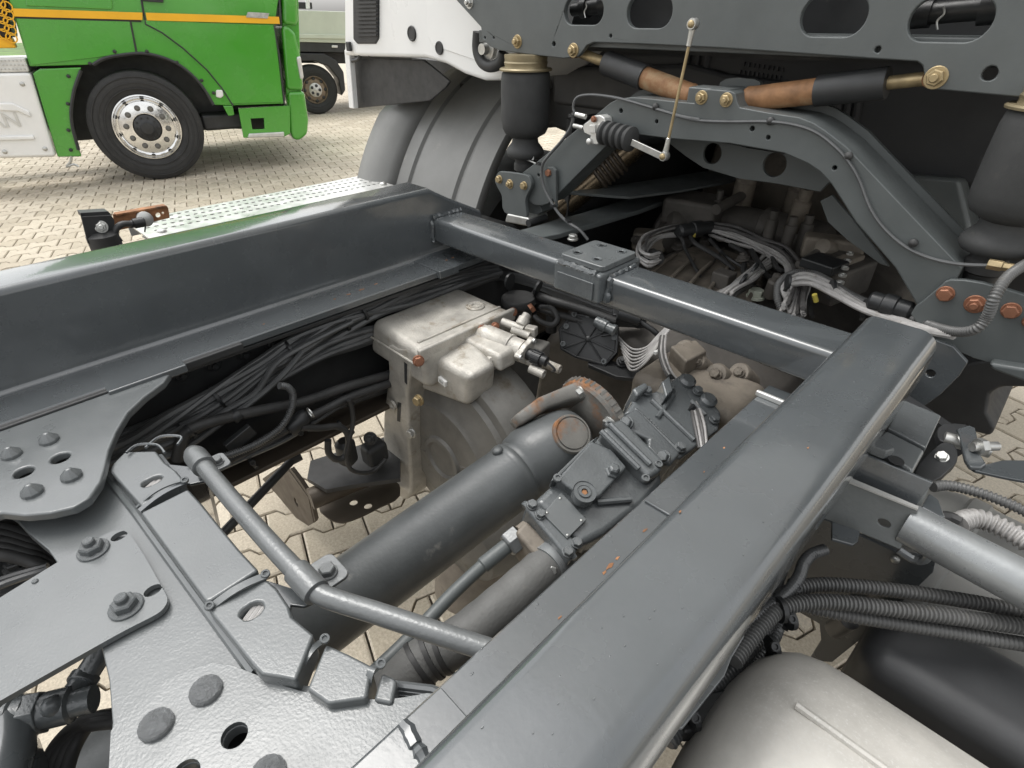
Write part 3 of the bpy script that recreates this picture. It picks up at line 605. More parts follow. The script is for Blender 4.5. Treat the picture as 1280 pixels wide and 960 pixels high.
# ================================================================= cable bundles along the left rail
hn1 = thing('cable_bundle', 'upper bundle of black cables tied along the left chassis rail', 'cables', at(300, 480, ('x', -.36)), 'black cable bundles')
base = [(110, 572), (160, 552), (215, 524), (275, 492), (330, 455), (365, 436), (420, 405), (470, 384), (520, 366), (570, 350), (620, 338)]
def bundle(parent, base, x0, n, spread, rr, seed, m='cable_black', twist=1.2, pl='x'):
    rnd = random.Random(seed)
    for i in range(n):
        ph = rnd.uniform(0, 6.28); rad = spread*rnd.uniform(.3, 1); tw = rnd.uniform(-twist, twist); pts = []
        for k, (x, y) in enumerate(base):
            s = .55 if k % 3 == 1 else 1.0
            p = at(x, y, (pl, x0)); a = ph+tw*k*.6
            off = V((abs(math.cos(a))*rad*.7, 0, math.sin(a)*rad*s)) if pl == 'x' else V((math.cos(a)*rad*s, abs(math.cos(a))*rad*.4, math.sin(a)*rad*s))
            pts.append(p+off)
        cable(parent, pts, rr*rnd.uniform(.75, 1.25), m, 8, 5)
bundle(hn1, base, -.372, 15, .026, .0058, 3)
bundle(hn1, [(120, 590), (180, 568), (240, 540), (300, 505), (350, 470), (400, 440), (450, 420), (500, 405), (560, 380)], -.365, 6, .016, .006, 21)
cable(hn1, ats([(120, 600), (170, 585), (230, 560), (275, 530), (320, 498), (352, 470), (378, 440)], ('x', -.335)), .0052)
cable(hn1, ats([(110, 585), (180, 566), (240, 540), (285, 512), (320, 490), (345, 455), (380, 432), (440, 402)], ('x', -.34)), .0052)
cable(hn1, ats([(330, 470), (400, 445), (450, 430), (500, 412)], ('x', -.37)), .0085)
cable(hn1, ats([(110, 560), (200, 525), (260, 500), (330, 470)], ('x', -.385)), .0085)
for (x, y), r in (((272, 496), .021), ((362, 436), .021), ((218, 525), .014), ((430, 402), .02), ((452, 388), .022)):
    tie(hn1, at(x, y, ('x', -.366)), V((.1, .9, .25)), r)
hn2 = thing('cable_bundle', 'lower bundle of taped black looms and hoses beside the alloy housing', 'cables', at(360, 520, ('x', -.32)), 'black cable bundles')
L = lambda pts, x=-.325: ats(pts, ('x', x))
cable(hn2, L([(222, 575), (226, 556), (233, 540), (255, 530), (293, 520), (340, 510), (380, 502), (432, 484), (481, 470), (520, 458)]), .0095, 'black_rubber', 10)
cable(hn2, L([(279, 578), (310, 562), (340, 545), (378, 526), (410, 510), (439, 496), (500, 475)], -.315), .0085, 'black_rubber', 10)
conduit(hn2, L([(349, 482), (360, 484), (366, 494), (364, 512), (352, 533), (330, 550), (305, 562), (276, 572), (255, 580)], -.30), .0062, 'cable_black', .0035, 'hose')
cable(hn2, L([(376, 534), (400, 535), (421, 533), (433, 540), (436, 556), (430, 571), (420, 574), (411, 566), (410, 550)], -.30), .0065, 'black_rubber', 10, name='hose')
cable(hn2, L([(436, 500), (440, 512), (441, 530), (436, 552), (433, 570), (438, 586), (452, 591), (468, 588), (482, 574)], -.295), .0045, 'black_rubber', 10, name='hose')
bundle(hn2, [(250, 590), (300, 570), (350, 548), (385, 528), (420, 507), (450, 490), (485, 476), (530, 458)], -.33, 7, .012, .0045, 9)
bundle(hn2, [(180, 600), (230, 585), (270, 575), (330, 545), (380, 520), (430, 500), (490, 480)], -.36, 6, .015, .005, 12)
MB().lathe(L([(372, 528)], -.31)[0], V((0, 1, .35)), [(.013, -.02), (.015, -.017), (.015, .016), (.011, .022)], 16).build('tape_joint', M['black_plastic'], hn2)
MB().lathe(L([(295, 520)], -.325)[0], V((0, 1, .3)), [(.0105, -.007), (.0115, -.005), (.0115, .006), (.0105, .008)], 16).build('tape_joint', M['black_plastic'], hn2)
MB().lathe(L([(388, 516)], -.29)[0], V((0, 1, .2)), [(.009, -.0015), (.0105, -.001), (.0105, .001), (.009, .0015)], 16, cap=False).build('ring', M['zinc'], hn2)
MB().box(L([(300, 548)], -.315)[0], (.012, .05, .022), Matrix.Rotation(R(20), 3, 'X')).build('connector', M['black_plastic'], hn2, bevel=.002)
for x, y, r in ((237, 538, .011), (380, 530, .016), (436, 498, .013), (432, 500, .014), (315, 578, .011), (425, 530, .009)): tie(hn2, at(x, y, ('x', -.322)), V((.1, .9, .3)), r)
for x, y in ((316, 578), (376, 541), (440, 540)): bolt(hn2, at(x, y, ('x', -.305)), (1, -.3, .2), .005, 'socket', 'black_plastic', 'clip')
# clamp and wiring lump under the flange
MB().lathe(at(432, 560, ('x', -.33)), (0, 0, -1), [(.012, -.02), (.02, -.012), (.02, .03), (.012, .04)], 14).build('valve', M['black_paint'], hn2)
MB().box(at(468, 565, ('x', -.33)), (.04, .05, .05)).build('valve', M['black_paint'], hn2, bevel=.01)
bolt(hn2, at(463, 548, ('x', -.30)), (.6, -.6, .4), .012, 'nut', 'black_paint')
# bundle passing under the cross tube
hn3 = thing('cable_bundle', 'arched black cables passing under the cross tube behind the alloy housing', 'cables', at(640, 350, ('y', .12)), 'black cable bundles')
for i in range(9):
    o = i*2.6
    cable(hn3, [at(545, 372-o*.7, ('y', .10)), at(585, 354-o*.6, ('y', .15)), at(625, 349-o*.4, ('y', .18)), at(660, 356-o*.5, ('y', .20)), at(700, 372-o*.7, ('y', .22)), at(745, 392-o, ('y', .24)), at(800, 412-o, ('y', .25))], random.uniform(.0035, .005))
for o, r in ((0, .009), (15, .008)):
    cable(hn3, [at(668, 368+o, ('y', .14)), at(690, 376+o, ('y', .12)), at(730, 388+o, ('y', .15)), at(770, 402+o, ('y', .18))], r, 'black_rubber', 10)
cable(hn3, [at(668, 395, ('y', .05)), at(676, 402, ('y', .05)), at(690, 406, ('y', .05)), at(697, 398, ('y', .06)), at(690, 386, ('y', .07)), at(676, 384, ('y', .08))], .0055, 'black_rubber', 10, name='hose')
tie(hn3, at(637, 352, ('y', .105)), V((1, .2, 0)), .018); tie(hn3, at(672, 360, ('y', .13)), V((1, .3, -.3)), .018)

# ================================================================= things below the left rail
st = thing('stay_rod', 'thin black diagonal rod under the left chassis rail', 'rod', at(320, 620, ('z', .62)))
MB().tube([at(270, 676, ('z', .70)), at(368, 572, ('z', .72))], .0085, 12).build('rod', M['black_paint'], st)
MB().lathe(at(368, 572, ('z', .72)), V((.1, 1, .1)), [(.012, -.012), (.012, .012)], 12).build('rod_end', M['black_paint'], st)
bb = thing('sheet_bracket', 'brown stained sheet metal bracket hanging below the left chassis rail', 'bracket', at(370, 640, ('z', .55)))
q = ('y', -.28)
MB().prism(ats(D2([(830, 235), (905, 182), (962, 190), (1010, 255), (1062, 330), (1088, 455), (1062, 470), (1000, 430), (900, 310)]), q), (0, .006, 0), [circ(at(370, 628, q), V((0, 1, 0)), .012, 14, .02)]).build('plate', M['brown_sheet'], bb, bevel=.001)
MB().prism(ats(D2([(962, 190), (1010, 255), (1062, 330), (1088, 455), (1096, 440), (1068, 320), (1020, 245), (972, 182)]), ('y', -.278)), (0, .012, 0)).build('folded_edge', M['brown_sheet'], bb)
bs = thing('heat_shield', 'brown rounded sheet with two holes low beside the propeller shaft', 'heat shield', at(440, 630, ('z', .5)))
zs = ('z', .55); D6 = lambda pts: [(300+x/4, 560+y/4) for x, y in pts]
MB().prism(spline(ats(D6([(395, 295), (440, 350), (490, 372), (530, 370), (600, 345), (690, 300), (800, 235), (760, 130), (600, 150), (480, 220)]), zs), 3, True), (0, 0, -.003), [circ(at(442, 628, zs), V((0, 0, 1)), .009, 12), circ(at(460, 632.5, zs), V((0, 0, 1)), .009, 12)]).build('sheet', M['brown_sheet'], bs)
MB().prism(ats([(388, 576), (500, 540), (500, 598), (440, 606), (408, 612), (384, 598)], ('z', .64)), (0, 0, -.01)).build('carrier_plate', M['black_rubber'], bs)
MB().tube([at(388, 624, ('z', .60)), at(470, 590, ('z', .60)), at(540, 560, ('z', .60))], .024, 14).build('carrier_tube', M['brown_sheet'], bs)
# left corner: hoses and union below the strap plate
hu = thing('hose_union', 'dark grey threaded hose union with elbow below the strap plate', 'hose fitting', at(50, 880, ('z', .88)))
zz = lambda x, y, z=.93: at(x, y, ('z', z))
a, b = zz(-10, 905), zz(82, 882); d = (b-a).normalized()
MB().lathe(a, d, [(.020, -.03), (.020, .018), (.018, .02), (.018, .028), (.016, .03), (.016, .062), (.012, .064), (.012, .08)], 20).build('union', M['pump_paint'], hu)
MB().lathe(zz(46, 892), d, [(.0195, -.008), (.0195, .006)], 6).build('union_nut', M['pump_paint'], hu, bevel=.001)
MB().lathe(zz(76, 886), V((.2, -.2, 1)), [(.007, 0), (.009, .004), (.009, .014), (.005, .02), (.0, .022)], 14).build('test_port', M['pump_paint'], hu)
cable(hu, [zz(70, 888), zz(88, 872), zz(104, 850), zz(122, 822, .94), zz(132, 800, .95)], .0105, 'pump_paint', 14, name='elbow')
MB().lathe(zz(104, 850), zz(122, 822)-zz(104, 850), [(.012, -.004), (.013, -.003), (.013, .004), (.012, .005)], 18).build('collar', M['pump_paint'], hu)
cable(hu, [zz(-30, 880), zz(6, 890), zz(12, 930), zz(0, 980)], .019, 'frame_paint', 14, name='hose')
MB().prism(ats([(18, 925), (38, 910), (50, 945), (46, 985), (10, 985)], ('z', .90)), (0, 0, -.02)).build('bracket', M['frame_paint'], hu, bevel=.003)
hu2 = thing('hose_bundle', 'black hoses below the cross member in the lower left corner', 'hoses', at(90, 920, ('z', .85)), 'black hoses in the left corner')
for i in range(4): cable(hu2, [zz(50+i*9, 985, .87), zz(66+i*8, 940, .87), zz(92+i*5, 910, .88), zz(120, 898+i*2, .89), zz(170, 890+i*3, .9)], .0068, 'black_rubber', 10, name='hose')
cable(hu2, [zz(70, 880, .86), zz(95, 866, .86), zz(118, 840, .88), zz(128, 812, .9)], .004, name='hose')
hu3 = thing('hose_bundle', 'black hoses in the gap above the strap plate at the left edge', 'hoses', at(20, 690, ('z', .85)), 'black hoses in the left corner')
for i in range(5): cable(hu3, [zz(-40, 656+i*9, .9), zz(10, 662+i*8, .9), zz(45, 676+i*7, .9), zz(75, 700+i*5, .88)], .0085, 'black_rubber', 10, name='hose')
for i in range(2): cable(hu3, [zz(-40, 742+i*9, .93), zz(10, 722+i*6, .93), zz(60, 708+i*4, .93)], .0045, 'cable_black', 8, name='hose')
MB().prism(ats([(-80, 640), (0, 655), (60, 690), (80, 730), (-80, 800)], ('z', .85)), (0, 0, -.05)).build('backing', M['black_paint'], hu3)
bolt(hu3, zz(20, 708, .88), (0, 0, 1), .012, 'nut', 'black_paint')
# ================================================================= propeller shaft
sa, sb = at(425, 752, ('z', .80)), at(645, 592, ('z', .855)); sd = (sb-sa).normalized()
ps = thing('propeller_shaft', 'thick grey propeller shaft with rust stained universal joint', 'shaft', at(540, 660, ('z', .70)))
L0 = (sb-sa).length
MB().lathe(sa, sd, [(.052, -.9), (.052, L0-.012), (.0535, L0-.010), (.0545, L0-.004), (.0535, L0+.002), (.0515, L0+.004)], 40).build('tube', M['shaft_paint'], ps)
# slip yoke: round neck widening into two ears
cn = (CAM-at(716, 530, ('z', .84))).normalized(); jn = (cn-sd*cn.dot(sd)).normalized(); js = sd.cross(jn)
jc0 = min((sb+sd*(k*.002) for k in range(15, 90)), key=lambda p: abs(pr2(p+jn*.0704)[0]-716)+abs(pr2(p+jn*.0704)[1]-530))
def ell(c, a, b, k=32): return [c+jn*(a*math.cos(2*math.pi*i/k))+js*(b*math.sin(2*math.pi*i/k)) for i in range(k)]
LJ = (jc0-sb).length
MB().loft([ell(jc0+sd*t, a, b) for t, a, b in ((-LJ*.97, .0515, .0515), (-LJ*.88, .0505, .0505), (-.075, .053, .054), (-.055, .058, .058), (-.035, .064, .058), (-.015, .067, .055), (.005, .067, .052), (.022, .064, .048), (.036, .055, .042), (.045, .040, .032), (.048, .02, .016))]).build('yoke', M['shaft_paint'], ps, smooth=60)
MB().lathe(jc0, jn, [(.031, .04), (.031, .066), (.0295, .0685), (.027, .0688), (.0265, .0665), (.025, .0665), (.0245, .0695), (.018, .0702), (0, .0704)], 36).build('bearing_cap', M['rusty_paint'], ps)
MB().lathe(jc0, -jn, [(.028, .03), (.031, .062), (.031, .070), (0, .0705)], 32).build('bearing_cap', M['rusty_paint'], ps)
MB().loft([[p-jn*.0 for p in ell(sb+sd*(LJ*.46), .012, .016)], ell(sb+sd*(LJ*.62)+jn*.058, .006, .02)]).build('web_rib', M['shaft_paint'], ps, smooth=60)
bolt(ps, sb-sd*.014+jn*.030+js*-.044, (jn*.6-js*.8), .009, 'dome', 'shaft_paint', 'balance_weight')
# flange yoke on the gearbox side
fc = jc0+sd*.082
fl = MB().lathe(fc, sd, [(.03, -.02), (.05, -.012), (.070, -.010), (.074, -.006), (.074, .010), (.070, .014), (.06, .016), (0, .016)], 48).build('flange', M['rusty_paint'], ps)
for i in range(40):
    a = 2*math.pi*i/40; u = jn*math.cos(a)+js*math.sin(a)
    MB().box(fc+u*.0735+sd*.004, (.0045, .003, .012), Matrix((js, u, sd)).transposed()).build('tooth', M['cast_alloy_dark'], fl)
for a in (20, 75, 130, 200, 255, 310):
    u = jn*math.cos(R(a))+js*math.sin(R(a)); bolt(fl, fc+u*.060-sd*.010, -sd, .011, 'hex', 'zinc')
# two ears reaching back over the cross, rusty
for sg in (-1, 1):
    lp = []
    for t, wd, th in ((-.06, .036, .022), (0, .034, .020), (.25, .028, .014), (.6, .025, .012), (.85, .023, .011), (1.0, .019, .010), (1.05, .012, .007)):
        c = fc+js*sg*(.044+.022*min(max(t, 0)*2.2, 1))-sd*(.122*t)+jn*.012
        lp.append([c+jn*(wd*math.copysign(abs(math.cos(2*math.pi*i/20))**.4, math.cos(2*math.pi*i/20)))+js*(th*math.copysign(abs(math.sin(2*math.pi*i/20))**.4, math.sin(2*math.pi*i/20))) for i in range(20)])
    MB().loft(lp).build('flange_ear', M['rusty_paint'], ps, smooth=60)

# ================================================================= cast alloy retarder
rt = thing('retarder_housing', 'pale cast aluminium housing with copper coloured bolts beside the shaft', 'gearbox housing', at(560, 600, ('z', .7)))
zt = .965; q = ('z', zt)
c_l, c_b, c_r = at(469, 402, q), at(567, 356, q), at(646, 388, q)
x0, x1, y0, y1 = (c_l.x+c_b.x)/2, c_r.x, c_l.y-.004, (c_b.y+c_r.y)/2
MB().hexa([V((x0-.012, y0-.006, zt-.075)), V((x1, y0, zt-.085)), V((x1, y1, zt-.085)), V((x0-.012, y1, zt-.075))], [V((x0, y0+.004, zt)), V((x1, y0-.008, zt)), V((x1, y1, zt)), V((x0, y1, zt))]).build('top_case', M['cast_alloy'], rt, bevel=.016, seg=5)
MB().box(((x1-.006), (y0+y1)/2-.004, zt-.008), (.011, (y1-y0)+.012, .026)).build('case_flange', M['cast_alloy'], rt, bevel=.004)
MB().box(((x1-.034), (y0+y1)/2, zt+.0005), (.006, (y1-y0)-.02, .005)).build('casting_ridge', M['cast_alloy'], rt, bevel=.002)
pc = at(594, 383, ('z', zt+.001))
MB().lathe(pc, (0, 0, 1), [(.019, -.004), (.019, .002), (.0165, .0035), (.0155, .002), (.013, .002), (.0125, .0035), (.008, .0035), (.0065, 0), (0, -.001)], 28).build('filler_plug', M['cast_alloy'], rt)
# square cover in front of the case
qc = ('z', .945); kc = at(588, 471, qc); kl = at(527, 440, qc); kr = at(616, 452, qc)
cv = MB(); lx, rx = x1+.004, kc.x; fy = kc.y; by = fy+.075; hgt = .062
fa = at(532, 444, ('y', fy)); fb_ = at(581, 512, ('y', fy)); fc_ = at(521, 488, ('y', fy))
cv.hexa([V((fc_.x, fy+.004, fc_.z)), V((fb_.x, fy+.006, fb_.z)), V((fb_.x+.004, by, fb_.z+.012)), V((fc_.x, by, fc_.z))], [V((fa.x, fy+.002, fa.z)), V((rx, fy, .945)), V((rx, by-.012, .945)), V((fa.x, by+.02, .952))])
cov = cv.build('cover', M['cast_alloy'], rt, bevel=.014, seg=5)
MB().hexa([V((kl.x+.02, by-.005, .925)), V((rx+.000, by-.005, .92)), V((rx+.000, by+.04, .92)), V((kl.x+.02, by+.04, .925))], [V((kl.x+.02, by-.005, .955)), V((rx-.006, by-.001, .952)), V((rx-.006, by+.04, .954)), V((kl.x+.02, by+.04, .956))]).build('cover_lobe', M['cast_alloy'], rt, bevel=.008, seg=4)
sp_ = at(553, 477, ('y', fy-.001))
MB().box(sp_+V((0, .001, 0)), (.020, .006, .011), Matrix.Rotation(R(10), 3, 'Y')).build('sticker', M['white_sticker'], cov)
for k in range(5): MB().box(sp_+V((-.006+k*.0022, -.0019, .0005+k*-.0004)), (.0007, .0006, .0045+(k % 3)*.001)).build('printed_mark', M['black_plastic'], cov)
MB().lathe(at(616, 452, ('z', .93)), (1, -.4, 0), [(.010, -.02), (.014, -.004), (.014, .006), (.008, .008), (.008, .0), (0, 0)], 20).build('cover_port', M['cast_alloy'], rt)
# left casting arm that drops round the cover, and round end cover
B3 = lambda pts: [(450+x/3.2, 340+y/3.2) for x, y in pts]
ya = ('y', y0-.005)
MB().prism(spline(ats(B3([(108, 290), (150, 300), (208, 315), (204, 400), (188, 480), (192, 600), (198, 740), (204, 860), (196, 900), (168, 912), (140, 850), (112, 780), (92, 690), (92, 570), (104, 470), (112, 400)]), ya), 2, True), (0, .075, 0)).build('side_arm', M['cast_alloy'], rt, bevel=.008, seg=3)
MB().lathe(at(490, 507, ('y', y0-.012)), (0, -1, 0), [(.011, -.004), (.011, .001), (.007, .001), (.006, -.003), (0, -.003)], 18).build('boss', M['cast_alloy'], rt)
MB().prism(ats(B3([(150, 520), (165, 525), (160, 600), (148, 596)]), ('y', y0-.0055)), (0, .002, 0)).build('slot', M['black_paint'], rt)
MB().prism(ats(B3([(176, 360), (188, 370), (186, 450), (178, 440)]), ('y', y0-.0058)), (0, .002, 0)).build('slot', M['black_paint'], rt)
ec = at(568, 562, ('y', y0+.06)); er = (at(655, 575, ('y', y0+.045))-ec).length*.80
MB().lathe(ec+V((.006, 0, 0)), (0, -1, 0), [(er*1.08, -.09), (er*1.08, -.004), (er*1.05, .004), (er*.97, .008), (er*.95, .018), (er*.66, .026), (er*.62, .034), (er*.28, .036), (er*.26, .042), (er*.22, .043), (er*.20, .037), (er*.12, .036), (0, .036)], 56).build('end_cover', M['cast_alloy_dark'], rt)
for x, y, m in ((524, 500, 'cast_alloy'), (515, 541, 'zinc')): bolt(rt, at(x, y, ('y', y0-.006)), (.15, -1, .1), .0115, 'hex', 'zinc_yellow' if m != 'zinc' else 'zinc')
for x, y, rr in ((523, 451, .0115), (601, 410, .0105), (619, 408, .0095), (641, 390, .0105)): bolt(rt, at(x, y, ('z', zt-.005)), (.85, -.45, .25), rr*.9, 'hex', 'copper_bolt')
for k in range(7):
    a_ = R(150+k*36); bolt(rt, ec+V((.006, -.006, 0))+V((math.cos(a_), 0, math.sin(a_)))*er*1.0, (0, -1, 0), .0085, 'hex', 'cast_alloy_dark')
for k in range(8):
    a_ = R(165+k*30); u_ = V((math.cos(a_), 0, math.sin(a_))); MB().tube([ec+V((.006, -.034, 0))+u_*er*.30, ec+V((.006, -.024, 0))+u_*er*.92], .0035, 7).build('cover_rib', M['cast_alloy_dark'], rt)
MB().tube([V((x0-.004, y0-.004, zt-.034)), V((x0-.004, y1, zt-.034))], .0022, 6).build('parting_line', M['cast_alloy'], rt)
MB().tube([V((x0, y0-.0045, zt-.034)), V((x1-.012, y0-.0065, zt-.034))], .0022, 6).build('parting_line', M['cast_alloy'], rt)
# lower gearbox belly seen below the shaft
MB().lathe(at(602, 660, ('z', .62)), (0, 1, .05), [(.0, -.075), (.05, -.07), (.085, -.05), (.10, 0), (.10, .25)], 32).build('belly', M['cast_alloy_dark'], rt)
MB().lathe(at(590, 716, ('z', .5)), (0, .3, 1), [(.07, -.05), (.075, .0), (.06, .06)], 24).build('drain_sump', M['gearbox_cast'], rt)

# ================================================================= shift solenoid on the retarder
sv = thing('solenoid_valve', 'pale alloy solenoid valve with ribbed black plug bolted to the housing', 'valve', at(650, 440, ('z', .9)))
zv = ('z', .945); v0, v1 = at(598, 416, ('z', .948)), at(690, 455, ('z', .935)); vd = (v1-v0).normalized(); VL = (v1-v0).length
MB().lathe(v0, vd, [(.018, 0), (.020, VL*.06), (.020, VL*.10), (.0225, VL*.11), (.0225, VL*.42), (.0235, VL*.43), (.0235, VL*.46), (.021, VL*.47), (.021, VL*.62)], 28).build('body', M['cast_alloy'], sv)
MB().prism([v0+vd*VL*.14+p for p in [V((.0, -.0230, .002)), V((0, -.0225, -.010)), V((0, -.0215, -.013))][:2]]+[v0+vd*VL*.38+V((0, -.0225, -.010)), v0+vd*VL*.38+V((0, -.0230, .002))], (0, -.0012, .0004)).build('label', M['white_sticker'], sv)
vu, vv = perp(vd); fcen = v0+vd*VL*.62
lp = []
for k in range(36):
    a = 2*math.pi*k/36; rr = .020+.012*max(0, math.cos(3*a+.6))**2; lp.append(fcen+vu*rr*math.cos(a)+vv*rr*math.sin(a))
MB().prism(lp, vd*.011).build('flange', M['cast_alloy'], sv, bevel=.002)
for k in range(3):
    a = (2*math.pi*k-.6)/3; bolt(sv, fcen+vu*.026*math.cos(a)+vv*.026*math.sin(a)+vd*.011, vd, .0055, 'socket', 'zinc')
MB().lathe(fcen+vd*.01, vd, [(.011, 0), (.011, .012), (.012, .013), (.012, .03), (.0095, .031), (.0095, .042), (.006, .043)], 20).build('plug', M['black_plastic'], sv)
for k in range(14):
    a = 2*math.pi*k/14; u = vu*math.cos(a)+vv*math.sin(a); MB().box(fcen+vd*.031+u*.0122, (.003, .0022, .018), Matrix((vu.cross(vd), u, vd)).transposed() if 0 else Matrix((vd.cross(u), u, vd)).transposed()).build('plug_rib', M['black_plastic'], sv)
MB().tube(spline([fcen+vd*.05, fcen+vd*.062+V((0, 0, -.004)), fcen+vd*.07+V((.0, .0, -.010)), fcen+vd*.064+V((0, 0, -.016))], 4), .0022, 6).build('plug_tail', M['black_plastic'], sv)
for x, y, z, r in ((680, 468, .915, .0085), (700, 462, .915, .0085), (668, 455, .92, .007)):
    MB().lathe(at(x, y, ('z', z)), vd, [(r, -.03), (r, 0), (r*.7, .001), (r*.6, -.004), (0, -.004)], 16).build('port', M['cast_alloy'], sv)
for (x, y), (xx, yy), r in (((628, 402), (655, 412), .008), ((640, 412), (662, 420), .007)):
    MB().tube([at(x, y, ('z', .963)), at(xx, yy, ('z', .958))], r, 14).build('top_port', M['cast_alloy'], sv)
MB().box(at(664, 414, ('z', .960)), (.022, .018, .02), Matrix.Rotation(R(20), 3, 'Z')).build('top_block', M['cast_alloy'], sv, bevel=.003)
e0, e1 = at(652, 405, ('z', .965)), at(663, 386, ('z', .985)); MB().lathe(e0, e1-e0, [(.011, -.004), (.012, .0), (.012, .012), (.009, .014), (.009, .022)], 16).build('elbow', M['cast_alloy'], sv)
bolt(sv, e1, e1-e0+V((.02, 0, 0)), .0105, 'plain', 'copper_bolt', 'cap_nut')
MB().box(at(672, 440, ('z', .925)), (.03, .05, .03), Matrix.Rotation(R(15), 3, 'Z')).build('lower_block', M['cast_alloy_dark'], sv, bevel=.004)

# ================================================================= black canister and control box
cn_ = thing('oil_canister', 'matt black round canister lid beside the alloy housing', 'canister', at(647, 400, ('z', .9)))
MB().lathe(at(648, 371, ('z', .955)), (0, 0, 1), [(.028, -.10), (.030, -.02), (.036, -.016), (.037, -.003), (.035, 0), (.0, .002)], 36).build('lid', M['black_rubber'], cn_)
MB().lathe(at(690, 388, ('z', .935)), (0, 0, 1), [(.012, -.05), (.012, -.01), (.008, -.008), (.008, .006), (.011, .008), (.011, .018), (.004, .022)], 14).build('bleed_valve', M['black_rubber'], cn_)
cbx = thing('control_box', 'black plastic control box with cross ribbed lid and round plug', 'control box', at(735, 440, ('z', .85)))
kc_ = at(735, 420, ('z', .905)); kn = (V((.35, -.75, .56))).normalized(); ku = V((.9, .43, 0)); ku = (ku-kn*ku.dot(kn)).normalized(); kv = kn.cross(ku)
pl = (kc_, kn)
lid = [(700, 412), (716, 392), (752, 398), (772, 408), (770, 440), (756, 456), (720, 446), (702, 436)]
MB().prism(ats(lid, pl), kn*-.05).build('case', M['black_plastic'], cbx, bevel=.004)
cen = at(735, 424, pl)
for x, y in lid: MB().tube([cen+kn*.001, at(x, y, pl)+kn*.001], .0022, 6).build('rib', M['black_plastic'], cbx)
MB().lathe(cen, kn, [(.006, -.002), (.006, .004), (.003, .006)], 14).build('hub', M['black_plastic'], cbx)
lo_ = ats(lid, pl); MB().tube(lo_+[lo_[0]], .0035, 6).build('rim', M['black_plastic'], cbx)
for x, y in ((704, 430), (718, 393), (757, 404), (768, 422), (755, 452), (708, 408), (735, 394)): bolt(cbx, at(x, y, pl), kn, .006, 'socket', 'pump_paint', 'screw')
p0_, p1_ = at(752, 406, pl)+kn*.012, at(775, 418, pl)+kn*.02
MB().lathe(p0_, p1_-p0_, [(.011, -.012), (.011, -.002), (.0125, -.001), (.0125, .014), (.010, .016), (.010, .026), (.012, .027), (.012, .034), (.007, .036)], 20).build('plug', M['pump_paint'], cbx)
for k in range(6): MB().tube([at(742+k*2, 400+k*4, pl)+kn*.004, at(758+k*2, 398+k*4, pl)+kn*.010], .0022, 6).build('cable_comb', M['black_plastic'], cbx)
MB().box(at(786, 398, ('z', .93)), (.07, .03, .03), Matrix.Rotation(R(38), 3, 'Z')).build('side_box', M['black_plastic'], cbx, bevel=.004)
MB().lathe(at(772, 392, ('z', .955)), V((.7, .5, -.2)), [(.013, 0), (.013, .045), (.010, .047)], 14).build('relay', M['black_plastic'], cbx)
MB().tube([at(790, 396, ('z', .94)), at(815, 412, ('z', .93)), at(822, 418, ('z', .92))], .006, 10).build('relay_lead', M['black_plastic'], cbx)
MB().prism(ats([(735, 440), (800, 462), (805, 474), (770, 470), (735, 455)], ('z', .86)), (0, 0, -.01)).build('bracket', M['black_paint'], cbx, bevel=.002)
bolt(cbx, at(778, 452, ('z', .87)), (.3, -.5, .8), .011, 'nut', 'black_paint')
# grey wires leaving the control box in arcs
wr = thing('wire_loom', 'thin grey wires curving down from the control box to the pump', 'wires', at(830, 440, ('z', .88)), 'grey wire looms')
for i in range(7):
    cable(wr, [at(772+i*1.5, 420+i*5, ('z', .90-.004*i)), at(790, 436+i*4.5, ('z', .895)), at(808, 434+i*3, ('z', .905)), at(822+i, 420+i*.6, ('z', .925)), at(834+i, 408, ('z', .94))], .0022, 'wire_grey', 7)
for i in range(4):
    cable(wr, [at(826+i*2, 420, ('z', .945)), at(824+i*2.4, 442, ('z', .945)), at(832+i*2.6, 466, ('z', .94)), at(848+i*3, 486, ('z', .94)), at(862+i*3, 505, ('z', .94)), at(868+i*4, 530, ('z', .935)), at(874+i*3, 560, ('z', .92))], .0026, 'wire_grey' if i % 2 else 'wire_dark', 7)
for x, y in ((825, 438), (864, 510)): tie(wr, at(x, y, ('z', .94)), V((.5, .2, -.6)), .0075, m='white_sticker' if y < 450 else 'black_plastic')
MB().lathe(at(836, 470, ('z', .945)), V((.5, .3, -.5)), [(.005, 0), (.005, .03)], 10).build('plug', M['black_plastic'], wr)

# ================================================================= hydraulic pump
pu = thing('hydraulic_pump', 'grey painted cast hydraulic pump lying along the right rail', 'pump', at(750, 640, ('z', .75)))
bt = R(24); pn = V((math.sin(bt)*.75, -.10, math.cos(bt))).normalized(); P0 = at(728, 620, ('z', .925)); pp = (P0, pn); Z4 = lambda pts: [(640+x/2.825, 380+y/2.825) for x, y in pts]
def pz(name, z4, h, d, m='pump_paint', bev=.005, seg=3, par=None, draft=0.):
    l = [p+pn*h for p in ats(Z4(z4), pp)]; c = sum(l, V((0, 0, 0)))/len(l)
    b = [c+(p-c)*(1+draft)-pn*d for p in l]
    return MB().hexa(b, l).build(name, M[m], par or pu, bevel=bev, seg=seg)
pz('rear_plate', [(46, 718), (76, 684), (244, 850), (206, 912)], .0, .085)
pz('rear_boss', [(20, 780), (60, 735), (190, 865), (150, 930)], -.02, .06, 'gearbox_cast', .006)
bdy = pz('body', [(80, 690), (135, 640), (268, 502), (330, 442), (372, 432), (450, 520), (530, 582), (540, 625), (470, 700), (330, 806), (250, 846)], -.004, .09, 'pump_paint', .012, 4, draft=.10)
pz('ridge', [(150, 636), (272, 498), (345, 530), (398, 592), (296, 702), (236, 690)], .013, .03, bev=.004)
